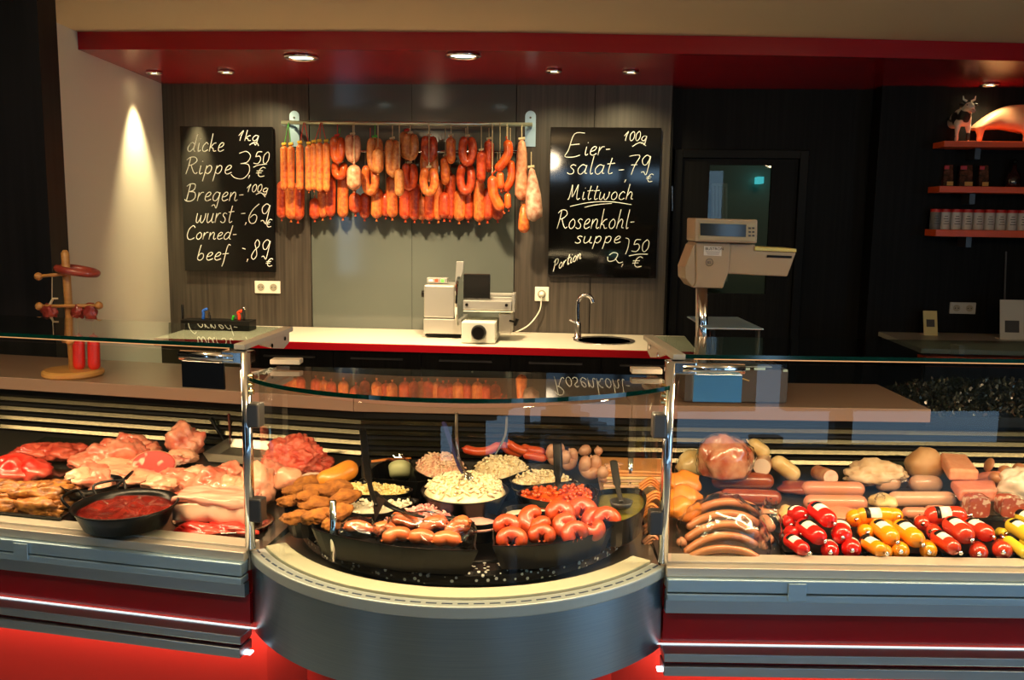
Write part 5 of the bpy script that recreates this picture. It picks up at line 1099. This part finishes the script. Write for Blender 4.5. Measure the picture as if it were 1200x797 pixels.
# bratwurst pack
def fc(x, y): return 780+x/3.985, 480+y/3.985
m_bw = mat('bratwurst', (.62, .26, .10), .35, (.50, .15, .06), 22, coat=.4)
bw = [((115,500),(280,432),(452,487)),((97,553),(280,487),(440,543)),((92,608),(270,537),(435,590)),((88,672),(260,592),(428,640)),((95,705),(270,650),(438,700))]
for i, (a_, b_, c_) in enumerate(bw):
    D = fitD(*fc(*c_), 2.19-.045*i, .012)
    def up_(p): return cp(*fc(*p), D)
    q0, q1, q2 = up_(a_), up_(b_), up_(c_)
    tag(MB().saus([q0, q0.lerp(q2, .22)+(q1-q0.lerp(q2, .5))*.72, q1, q0.lerp(q2, .78)+(q1-q0.lerp(q2, .5))*.72, q2], 21/3.985*D/1050, 14, .0).build('bratwurst', m_bw, smooth=True), '%s curved bratwurst from the top in the clear pack' % ORD[i], 'sausage', 'five bratwursts in a clear pack')
c = cp(846, 652, 2.07); pk = tag(MB().lump(c+Vector((0, 0, -.002)), (.215, .20, .15), 7, .06, 2.0, 4, YAW, True, .06).build('plastic_pack', M_film, smooth=True), 'clear vacuum pack around the five bratwursts', 'plastic bag')
# second pack on its right side, wiener
for i, (x0, y0, x1, y1) in enumerate(((455,500,500,560),(450,560,495,620),(450,610,500,665),(430,600,460,650))):
    tag(MB().capsule(cp(*fc(x0, y0), 2.16), cp(*fc(x1, y1), 2.10-.01*i), .012, 10).build('pink_sausage', ms_w, smooth=True), '%s pink sausage in the wrinkled pack right of the bratwursts' % ORD[i], 'sausage', 'pink sausages in the wrinkled pack')
tag(MB().lump(cp(*fc(480, 690), 2.09), (.05, .14, .14), 9, .1, 2.5, 4, 0, True, .1).build('plastic_pack', M_film, smooth=True), 'wrinkled clear pack of pink sausages right of the bratwursts', 'plastic bag')
# back rows
def cap(fn, a_, b_, r_, D, m, name, lab, D1=None, cat='sausage', sc_=3.985, neck=0., grp=None):
    D = min(D, fitD(*fn(*a_), D, r_/sc_*D/1050)); D1 = D if D1 is None else D1; return tag(MB().capsule(cp(*fn(*a_), D), cp(*fn(*b_), D1), r_*1.1/sc_*D/1050, 16, neck).build(name, m, smooth=True), lab, cat, grp)
m_smk = mat('smoked_dark', (.20, .03, .012), .3, (.32, .07, .03), 18, bump=.3, coat=.5)
m_pinkw = mat('pink_bologna', (.60, .22, .13), .35, (.66, .27, .17), 10, coat=.4)
m_livw = mat('pale_liverwurst', (.56, .30, .19), .35, (.62, .38, .25), 12, coat=.4)
m_cutf = mat('cut_face', (.74, .42, .34), .5, (.82, .62, .5), 50)
m_nyl = mat('ham_in_net', (.40, .07, .03), .25, (.70, .36, .22), 20, bump=.4, coat=.7)
cap(fc, (215,330), (505,335), 38, 2.42, m_smk, 'smoked_sausage', 'upper dark smoked sausage lying behind the bratwursts')
cap(fc, (250,405), (540,415), 36, 2.34, m_smk, 'smoked_sausage', 'lower dark smoked sausage just behind the bratwursts')
cap(fc, (400,480), (555,490), 20, 2.26, ms_w, 'thin_sausage', 'thin pink sausage behind the bright red ones')
o = MB().lump(cp(*fc(270, 305), 2.40)-Vector((0, 0, .0)), (.145, .12, .115), 14, .10, 1.6, 4, 0, True).build('wrapped_ham', m_nyl, smooth=True); tag(o, 'large mottled ham in clear wrap at the back beside the post', 'ham')
MB().lump(cp(*fc(270, 305), 2.40)-Vector((0, 0, .002)), (.154, .13, .122), 14, .12, 1.6, 4, 0, True, .08).build('plastic_wrap', M_film, o, smooth=True)
def facecyl(fn, a_, b_, r_, D, D1, m, mf, name, lab, sc_=3.985, cat='sausage'):
    R = r_/sc_*D/1050; D1 = fitD(*fn(*b_), D1, R*.8); D = D1+.10; p = cp(*fn(*a_), D); q = cp(*fn(*b_), D1); t = thing(name, q-Vector((0, 0, R)), lab, cat)
    MB().tube([p, p.lerp(q, .1), q], [R*.6, R, R], 22).build('casing', m, t, smooth=False)
    d = (q-p).normalized(); MB().tube([q+d*.0003, q+d*.0015], [R*.96, R*.94], 22).build('cut_face', mf, t); return t
facecyl(fc, (370,215), (352,275), 46, 2.52, 2.42, ms_w, m_cutf, 'cut_ham_sausage', 'round cut ham sausage in front of the wrapped ham')
facecyl(fc, (460,245), (450,268), 40, 2.50, 2.42, m_livw, mat('pale_cut', (.74, .60, .48), .5), 'cut_pale_sausage', 'pale sausage with its cut face towards the customers, right of the ham')
m_yn = mat('yellow_wrapped', (.66, .45, .17), .35, (.74, .58, .30), 25, bump=.6, bscale=30, coat=.5)
cap(fc, (385,150), (480,215), 32, 2.52, m_yn, 'knotted_sausage', 'knotted yellowish sausage tilted above the ham', neck=.3)
cap(fc, (500,230), (620,320), 36, 2.46, m_yn, 'yellow_sausage', 'bulging yellow sausage sloping down towards the pink ones')
m_chz = mat('orange_cheese_rind', (.70, .26, .03), .4, (.60, .17, .02), 8, coat=.2)
i = 0
for zc, D in ((575, 2.30), (590, 2.24), (606, 2.18)):
    tag(MB().lump(cp(802, zc, D), (.085, .08, .05), 60+i, .16, 1.4, 3, 0, True).build('cheese_piece', m_chz, smooth=True), '%s orange cheese piece from the back, beside the right corner post' % ORD[i], 'cheese', 'orange pieces by the right post'); i += 1
cap(fc, (60,600), (90,640), 22, 2.1, ms_w, 'pink_end', 'short pink sausage end left of the bratwurst pack')
cap(fa, (185,340), (530,345), 40, 2.40, m_pinkw, 'bologna_sausage', 'upper long pink bologna behind the bright red sausages', sc_=4.6875)
cap(fa, (195,415), (545,420), 40, 2.32, m_pinkw, 'bologna_sausage', 'lower long pink bologna behind the bright red sausages', sc_=4.6875)
facecyl(fa, (265,250), (345,280), 42, 2.50, 2.42, ms_w, m_cutf, 'cut_liver_sausage', 'cut sausage with round face lying on the pink bologna', 4.6875)
o = tag(MB().lump(cp(*fa(590, 300), 2.45), (.17, .09, .06), 18, .16, 1.8, 4, 0, True, .1).build('sliced_roast', mat('pale_slices', (.55, .36, .20), .4, (.70, .52, .34), 30, bump=.5), smooth=True), 'pale wrapped sliced roast at the back of the right case', 'meat')
cap(fb, (-70,310), (70,308), 44, 2.44, m_livw, 'pale_liverwurst', 'pale wrapped liverwurst at the back, left one', sc_=4.6875)
cap(fb, (120,310), (300,318), 44, 2.44, m_livw, 'pale_liverwurst', 'pale wrapped liverwurst at the back, right one', sc_=4.6875)
cap(fb, (0,400), (375,400), 42, 2.34, m_livw, 'long_liverwurst', 'long pale liverwurst behind the yellow sausages', sc_=4.6875)
cap(fb, (80,475), (230,478), 32, 2.26, m_pinkw, 'short_bologna', 'short pink sausage just behind the yellow and brick red ones', sc_=4.6875)
for j, x in enumerate((-35, 385, 95)):
    q = cp(*fb(x-5, 400 if j < 2 else 310), 2.30+.1*(j == 2)); tag(MB().lump(q-Vector((0, 0, .012)), (.025, .02, .03), 70+j, .3, 3, 3).build('film_knot', M_film, smooth=True), ('gathered film end left of the long liverwurst', 'gathered film end right of the long liverwurst', 'gathered film end between the two pale liverwursts')[j], 'wrapper')
# meat loaf blocks
def loaf(corners, D0, D1, m, name, lab, fn=fb, grp=None):
    # corners: top-back-left, top-back-right, top-front-right, top-front-left (zoom px), plus bottom y of front
    (bl_, br2, fr_, fl_, yb) = corners; tl = cp(*fn(*bl_), D1); tr = cp(*fn(*br2), D1); fr2 = cp(*fn(*fr_), D0); fl2 = cp(*fn(*fl_), D0); zb = cp(*fn(fl_[0], yb), D0).z
    dn_ = lambda p: Vector((p.x, p.y, zb))
    o = MB().hexa([dn_(fl2), dn_(fr2), dn_(tr), dn_(tl), fl2, fr2, tr, tl]).build(name, m, bevel=.008); o.modifiers[0].segments = 3
    for p in o.data.polygons: p.use_smooth = False
    return tag(o, lab, 'meat loaf', grp)
m_loaf = mat('pink_meat_loaf', (.70, .27, .15), .45, (.74, .34, .20), 60); m_loaf2 = mat('rose_meat_loaf', (.64, .18, .11), .45, (.70, .25, .16), 60)
loaf(((290,140),(435,150),(505,240),(340,232),300), 2.36, 2.52, m_loaf, 'meat_loaf', 'tall pink meat loaf block with pale top')
loaf(((345,295),(590,292),(605,345),(395,350),415), 2.24, 2.36, m_loaf2, 'rose_meat_loaf', 'low rose-pink meat loaf block in front of the tall one')
o = MB().lump(cp(*fb(195, 265), 2.52), (.10, .10, .08), 25, .1, 1.2, 3, 0, True).build('baked_loaf', mat('baked_loaf_brown', (.58, .34, .17), .5, (.5, .24, .10), 20), smooth=True); tag(o, 'brown-crusted baked loaf left of the tall pink block', 'meat loaf')
for j, (x0, y0, x1, y1, r_, D, nm) in enumerate(((545,205,570,215,38,2.5,'left'),(620,225,690,290,34,2.48,'middle'),(560,270,640,300,30,2.44,'lower'),(690,230,760,235,30,2.52,'far right'))):
    cap(fb, (x0,y0), (x1,y1), r_, D, mat('tan_sausage', (.48, .20, .09), .4, (.46, .18, .08), 20, coat=.3), 'tan_sausage', '%s tan sausage at the back right of the case' % nm, sc_=4.6875)
tag(MB().lump(cp(*fb(735, 400), 2.30), (.13, .08, .085), 33, .15, 1.6, 4, 0, True, .08).build('white_bundle', mat('white_casing', (.60, .48, .36), .35, (.8, .74, .64), 18, coat=.5), smooth=True), 'white wrapped sausage bundle at the right edge', 'sausage')
for j, (x, y, w_, h_, D, m_, nm) in enumerate(((935,570,50,12,2.5,m_smk,'dark sausage end in shade behind the pink bologna'),(1012,560,40,14,2.46,ms_w,'pinkish wrapped piece between bologna and pale liverwurst'),(1035,585,34,14,2.36,m_yn,'yellowish film-wrapped end right of the bologna'),(925,603,30,18,2.26,m_yn,'crumpled pale wrapper above the bright red tray'),(812,540,40,26,2.5,m_yn,'yellowish wrapped piece behind the post'),(1165,560,40,18,2.48,m_loaf2,'rosy cut piece behind the diced salami tubs'),(1100,600,40,12,2.24,m_pinkw,'pink sausage end above the brick red ones'),(980,600,60,10,2.25,m_pinkw,'low pink sausage just above the yellow ones'))):
    D = fitD(x, y+h_/2, D, 0.0); tag(MB().lump(cp(x, y+h_/2, D), (w_*D/1050, .08, h_*D/1050), 200+j, .15, 1.6, 3, YAW, True).build('wrapped_piece', m_, smooth=True), nm, 'sausage')
m_sala = mat('salami_cubes', (.42, .08, .05), .35, (.72, .52, .42), 60, contrast=(.5, .56), detail=1)
for j, (x0, x1) in enumerate(((450, 608), (630, 800))):
    a_ = cp(*fb(x0, 390), 2.16); b_ = cp(*fb(x1, 540), 2.12); zz = b_.z; y0 = a_.y
    t = thing('salami_tub', ((a_.x+b_.x)/2, y0, zz), ('left' if j == 0 else 'right')+' clear tub of diced salami behind the brick red sausages', 'tub')
    cx = (a_.x+b_.x)/2; hw = (b_.x-a_.x)/2; hh = a_.z-zz
    def rr_(w_, h_, y_, r0=.012):
        pts = []
        for (sx, sz, a0) in ((1, 1, 0), (-1, 1, 90), (-1, -1, 180), (1, -1, 270)):
            for q_ in range(4):
                a__ = math.radians(a0+q_*30); pts.append((cx+sx*(w_-r0)+r0*math.cos(a__), y_, zz+hh/2+sz*(h_-r0)+r0*math.sin(a__)))
        return pts
    MB().extr(rr_(hw*.9, hh/2*.9, y0+.006), (0, .04, .0)).build('diced_salami', m_sala, t)
    MB().extr(rr_(hw, hh/2, y0), (0, .05, 0)).build('clear_lid', M_cleartub, t)
    MB().tube([Vector(p) for p in rr_(hw, hh/2, y0-.002)], .003, 6, closed=True).build('lid_rim', M_cleartub, t, smooth=True)
# ------------------------------------------------------------------ behind the turntable: sausages and sliced ham
def fd(x, y): return 530+x/3.986, 400+y/3.986
m_deb = mat('smoked_debreziner', (.58, .05, .015), .28, (.70, .14, .04), 18, coat=.5)
for j, pts in enumerate((((50,500),(110,515),(170,510),(225,480)),((225,485),(250,505),(270,520),(330,535)),((265,465),(280,490),(330,510),(350,500)),((320,500),(360,515),(400,520),(435,530)),((330,530),(370,535),(420,545),(440,548)))):
    P = [cp(*fd(*p), 2.57) for p in pts]; P = [p+FW*(.02*(j % 2)) for p in P]
    tag(MB().saus(P, 21/3.986*2.6/1050, 12, .3).build('smoked_sausage', m_deb, smooth=True), '%s thin red smoked sausage from the left behind the salads' % ORD[j], 'sausage', 'red smoked sausages behind the salads')
m_wr = mat('white_ring', (.66, .38, .25), .4, (.56, .25, .15), 26, bump=.2)
def ring2(zx0, zy0, zw, zh, D, lab, r=26, yw=0):
    c = cp(*fd(zx0, zy0), D); k = D/1050/3.986; R = r*k; a = (zw/2-r)*k; b = (zh/2-r)*k; pts = []
    for i in range(11):
        th_ = math.radians(100+335*i/10); pts.append(c+RT*(a*math.cos(th_)*math.cos(yw))+FW*(a*math.cos(th_)*math.sin(yw)+(.01 if i > 6 else -.01 if i < 3 else 0))+Vector((0, 0, b*math.sin(th_))))
    tag(MB().saus(pts, R, 14, .3, per=4).build('white_ring_sausage', m_wr, smooth=True), lab, 'sausage', 'pale ring sausages behind the goulash')
ring2(482, 520, 95, 130, 2.58, 'pale ring sausage half hidden by the black ladle', 26)
ring2(545, 545, 95, 125, 2.54, 'pale ring sausage just right of the black ladle', 26, .4)
ring2(645, 580, 115, 140, 2.50, 'largest pale ring sausage standing in the middle of the group', 29, -.2)
ring2(715, 610, 90, 110, 2.46, 'pale ring sausage with only its left arch showing', 27, .6)
ring2(775, 600, 80, 100, 2.50, 'rightmost pale ring sausage beside the steel upright', 26, .9)
tag(MB().capsule(cp(*fd(590,520), 2.62), cp(*fd(650,500), 2.62), .017, 12, .3).build('pale_sausage', m_wr, smooth=True), 'short pale sausage lying on top between the rings', 'sausage')
tag(MB().capsule(cp(*fd(680,500), 2.6), cp(*fd(685,525), 2.58), .013, 12, .6).build('pale_sausage_end', m_wr, smooth=True), 'upright knotted end of a pale sausage', 'sausage')
# sliced cheese and ham stack at the back right
m_slc = [mat('cheese_slice', (.78, .58, .28), .45), mat('ham_slice', (.78, .50, .32), .45), mat('roast_slice', (.74, .34, .12), .45)]
pl_ = cp(745, 560, 2.52)
for j in range(9):
    m_ = m_slc[2] if j > 6 else m_slc[j % 2]
    o = MB(); Mx = Matrix.Translation(pl_+Vector((random.uniform(-.006, .006), random.uniform(-.006, .006), -.035+j*.0085))) @ Matrix.Rotation(YAW+random.uniform(-.06, .06), 4, 'Z')
    o.box(-.10, .10, -.07, .07, 0, .0075, Mx); tag(o.build('cheese_slice' if j < 7 else 'roast_slice', m_, bevel=.002), ('%s thick slice from the bottom of the sliced stack behind the green sauce' % ORD[j]), 'cheese' if j < 7 else 'meat', 'sliced stack by the right post')
# orange shaved meat beside the right post inside the middle case
for j, (px, py, D, w_) in enumerate(((762, 572, 2.36, .05), (768, 588, 2.30, .05), (763, 603, 2.24, .045), (768, 622, 2.18, .05), (764, 640, 2.12, .04))):
    P = cp(px, py, D)
    o = MB()
    for q_ in range(3): o.tube(catmull([P+RT*(-w_*.6)+Vector((0, 0, -.01+q_*.009)), P+Vector((0, -.0, .012+q_*.008)), P+RT*(w_*.5)+Vector((0, 0, -.006+q_*.008))], 5), .008, 8, flat=.5)
    tag(o.build('shaved_meat', mat('orange_shaved', (.78, .34, .08), .4, (.70, .22, .08), 30, coat=.2) if j < 3 else ms_w, smooth=True), '%s folded shaved meat portion, counted from the back beside the right corner post' % ORD[j], 'meat', 'shaved meat by the right post')
# ================================================================== THINGS ON THE SERVICE SHELVES
ZS = 1.059
# wooden sausage tree
b = atz(86, 440, ZS); D = dep(b); t = thing('sausage_tree', b, 'turned wooden stand with ball-ended arms on the left shelf', 'stand')
def T(px, py, d=0): return cp(px, py, D+d)
MB().lathe(b, [(.088, .0), (.094, .006), (.094, .016), (.086, .022), (0, .022)], 40).build('base', M_wood, t, smooth=False)
p0 = b+Vector((0, 0, .022)); p1 = T(76, 293); MB().tube([p0, p1-Vector((0, 0, .01)), p1], [.0125, .0125, .006], 16).build('pole', M_wood, t, smooth=True)
for (ax, ay, bx2, by2, dd) in ((45, 324, 76, 321, -.02), (46, 359, 116, 358, -.025), (82, 400, 74, 400, -.09)):
    a_ = T(ax, ay, dd); c_ = T(bx2, by2, dd if ax < 80 else 0); o = MB().cyl(a_, c_, .0055, n=10).build('arm', M_wood, t, smooth=True)
    for q_ in ((a_, c_) if ay == 359 else (a_,)): MB().lump(q_, (.026, .026, .026), 1, 0, flatb=False, sub=2).build('ball_end', M_wood, o, smooth=True)
m_dsa = mat('dark_red_sausage', (.22, .02, .015), .35, (.32, .05, .03), 20, coat=.4); m_rsa = mat('red_wax_sausage', (.62, .02, .012), .3, coat=.4)
c_ = T(90, 317); pts = [c_+RT*(.060*math.cos(a_))+FW*(.05*math.sin(a_))+Vector((0, 0, .010*math.cos(a_)*-1)) for a_ in [math.radians(200+330*i/10) for i in range(11)]]
tag(MB().saus(pts, .012, 12, .3, per=4).build('ring_salami', m_dsa, smooth=True), 'dark red ring salami laid round the top of the wooden stand', 'salami')
for j, (px0, px1) in enumerate(((86, 100), (103, 118))):
    cx = (px0+px1)/2; t2 = thing('red_sausage', T(cx, 437, .0), ('left' if j == 0 else 'right')+' plump red sausage hanging from the wooden stand', 'sausage')
    MB().capsule(T(cx-1, 392, .0), T(cx, 434, .0), 7*D/1050, 14, .25).build('casing', m_rsa, t2, smooth=True); MB().tube([T(cx-2, 363, .0), T(cx-1, 392, .0)], .0015, 6).build('string', M_string, t2)
for j, (px, py, w_, h_, lb) in enumerate(((58, 363, 17, 17, 'small dark red knotted sausage hanging at the left arm of the stand'), (91, 363, 14, 16, 'dark sausage bundle in the middle of the right arm'), (106, 364, 16, 19, 'dark sausage bundle at the end of the right arm'))):
    P = T(px, py+2, -.02); k = D/1050; o = MB().lump(P, (w_*k, .03, h_*k), 44+j, .3, 2.2, 3, 0, False, .1); tag(o.build('small_sausage', m_dsa, smooth=True), lb, 'sausage')
o = MB().tube([T(58, 358, -.02), T(62, 350, -.022), T(68, 350, -.02)], [.005, .004, .003], 6); o.tube([T(61, 352, -.02), T(61, 324, -.02)], .0013, 6); tag(o.build('string_loop', M_string), 'pale string tied from the upper arm to the knotted sausage', 'string')
# scale
sb_ = atz(862, 473, ZS); Ds = dep(sb_)+.0
sc_ = thing('shop_scale', (sb_.x, sb_.y, ZS), 'beige counter scale with display head on a steel pole on the right shelf', 'scale')
m_scb = mat('scale_beige', (.40, .32, .21), .45); m_scg = mat('scale_base_grey', (.065, .052, .045), .4, metal=.3)
def pxbox(px0, py0, px1, py1, D, dd, m, nm, par=sc_, bev=.003):
    a_ = cp(px0, py0, D); b_ = cp(px1, py1, D); lo, hi = min(a_.z, b_.z), max(a_.z, b_.z); z0_, z1_ = lo, hi
    Xa = a_.dot(RT); Xb = b_.dot(RT)
    return MB().hexa([W(Xa, D, z0_), W(Xb, D, z0_), W(Xb, D+dd, z0_), W(Xa, D+dd, z0_), W(Xa, D, z1_), W(Xb, D, z1_), W(Xb, D+dd, z1_), W(Xa, D+dd, z1_)]).build(nm, m, par, bevel=bev)
base_ = pxbox(803, 432, 922, 472.5, Ds, .26, m_scg, 'base_housing')
pxbox(828, 384, 895, 387, Ds+.0, .3, M_alu, 'weighing_plate'); 
for px in (835, 888): MB().cyl(cp(px, 387, Ds+.1), cp(px, 432, Ds+.1), .008, n=10).build('plate_support', M_dsteel, sc_, smooth=True)
pxbox(806, 428, 905, 431.5, Ds+.03, .2, M_steel, 'base_top')
for x0 in (844, 866, 884): pxbox(x0, 431, x0+13, 434, Ds-.004, .004, mat('pale_cyan_key', (.45, .62, .58), .4), 'key', base_, .0008)
pxbox(923-5, 433, 923, 436, Ds-.004, .004, MATS['pale_cyan_key'], 'key', base_, .0008)
MB().cyl(cp(824, 434, Ds+.08), cp(823, 335, Ds+.08), .0155, n=24).build('pole', M_chrome, sc_, smooth=True)
MB().cyl(cp(817.5, 434, Ds+.10), cp(817.5, 335, Ds+.10), .006, n=12).build('cable_tube', M_beige, sc_, smooth=True)
def zs(x, y): return 795+x/7.97, 245+y/7.97
def poly(pts, D, dd, m, nm, par=sc_, bev=.004):
    o = MB().extr([cp(*zs(x, y), D) for x, y in pts], FW*dd).build(nm, m, par, bevel=bev); return o
Dh = Ds+.0
hb = poly([(165,310),(488,318),(470,600),(415,742),(135,735),(165,690)], Dh, .13, m_scb, 'head_body')
poly([(160,320),(164,690),(130,735),(65,650),(62,545),(140,340)], Dh+.004, .12, m_scb, 'head_side', hb)
hd = poly([(155,84),(742,100),(735,320),(150,304)], Dh-.02, .12, m_scb, 'display_housing')
poly([(198,122),(722,138),(718,302),(192,286)], Dh-.0225, .0022, mat('display_bezel', (.42, .36, .22), .4), 'bezel', hd, .0005)
poly([(205,132),(636,146),(630,262),(205,246)], Dh-.0245, .0018, mat('display_glass', (.03, .035, .035), .08), 'display_window', hd, .0004)
for x0 in (655, 690):
    for y0 in (170, 205, 240): poly([(x0,y0),(x0+22,y0+1),(x0+22,y0+18),(x0,y0+17)], Dh-.0245, .0018, M_dsteel, 'button', hd, .0003)
pr = poly([(485,322),(718,326),(718,385),(1102,404),(1018,632),(458,604)], Dh+.005, .11, m_scb, 'printer_arm')
poly([(715,352),(1104,372),(1104,404),(715,388)], Dh+.0, .12, mat('scale_yellow_top', (.70, .62, .20), .4), 'printer_lid', pr, .002)
poly([(828,430),(1060,438),(1058,460),(828,452)], Dh+.002, .0025, M_black, 'paper_slot', pr, .0003)
poly([(240,345),(405,352),(402,440),(236,432)], Dh-.0015, .0013, mat('scale_sticker', (.72, .68, .60), .5), 'sticker', hb, .0002)
# sticker text and round mark
def stext(txt, x, y, sz, D):
    cu = bpy.data.curves.new('t', 'FONT'); cu.body = txt; cu.size = sz*D/1050/7.97; cu.extrude = .0003; o = bpy.data.objects.new('lettering', cu); sc.collection.objects.link(o)
    dg_ = bpy.context.evaluated_depsgraph_get(); me = bpy.data.meshes.new_from_object(o.evaluated_get(dg_)); bpy.data.objects.remove(o)
    m4 = Matrix((RT, Vector((0, 0, 1)), -FW)).transposed().to_4x4(); P = cp(*zs(x, y), D); m4.translation = P
    mb2 = MB(); mb2.add([m4 @ v_.co for v_ in me.vertices], [tuple(p.vertices) for p in me.polygons]); return mb2
stext('BUSTRON', 250, 383, 38, Dh-.002).build('lettering', M_black, hb)
o = MB()
for k_ in range(3): 
    y0 = 395+k_*13; a_ = cp(*zs(255+8*k_, y0), Dh-.002); b_ = cp(*zs(390-6*k_, y0+5), Dh-.002); o.extr([a_, Vector((b_.x, b_.y, a_.z)), b_, Vector((a_.x, a_.y, b_.z))], FW*.0006)
o.build('small_print', M_dsteel, hb)
c_ = cp(*zs(290, 498), Dh-.002); o = MB().tube([c_+(RT*math.cos(a_)+Vector((0, 0, 1))*math.sin(a_))*.0105 for a_ in [2*math.pi*i/24 for i in range(24)]], .0007, 5, closed=True)
o.add(*(lambda q_: (q_.v, q_.f))(stext('BS', 268, 510, 34, Dh-.002))); o.build('round_mark', M_dsteel, hb)
# cream cable from the base
MB().tube([cp(842, 434, Ds-.02), cp(878, 446.5, Ds-.03)], [.0025, .002], 8).build('guide_rod', mat('brass_rod', (.6, .42, .16), .35, metal=.6), sc_)
# dark curly decorative garland
a_ = FR.p(.90, .75, 1.051); t = MB(); rnd = random.Random(5)
for _ in range(5200):
    s_ = rnd.uniform(.89, 1.88); tt_ = rnd.uniform(.64, 1.02); h = .075*math.sin(math.pi*(tt_-.60)/.44)*min(1, (s_-.76)/.25+.15)+.006
    P = FR.p(s_, tt_, 1.031+rnd.random()*h); d = Vector((rnd.uniform(-1, 1), rnd.uniform(-1, 1), rnd.uniform(-.1, 1)))*.016; q_ = d.cross(Vector((rnd.random(), rnd.random(), .3))).normalized()*.004
    t.add([P-q_, P+q_, P+d*.6+q_*.8+Vector((0, 0, .004)), P+d], [(0, 1, 2), (0, 2, 3)])
tag(t.build('artificial_parsley', mat('black_green_tinsel', (.010, .014, .010), .28, coat=.6)), 'dark crinkled artificial parsley strip on the right shelf', 'decoration', kind='stuff')
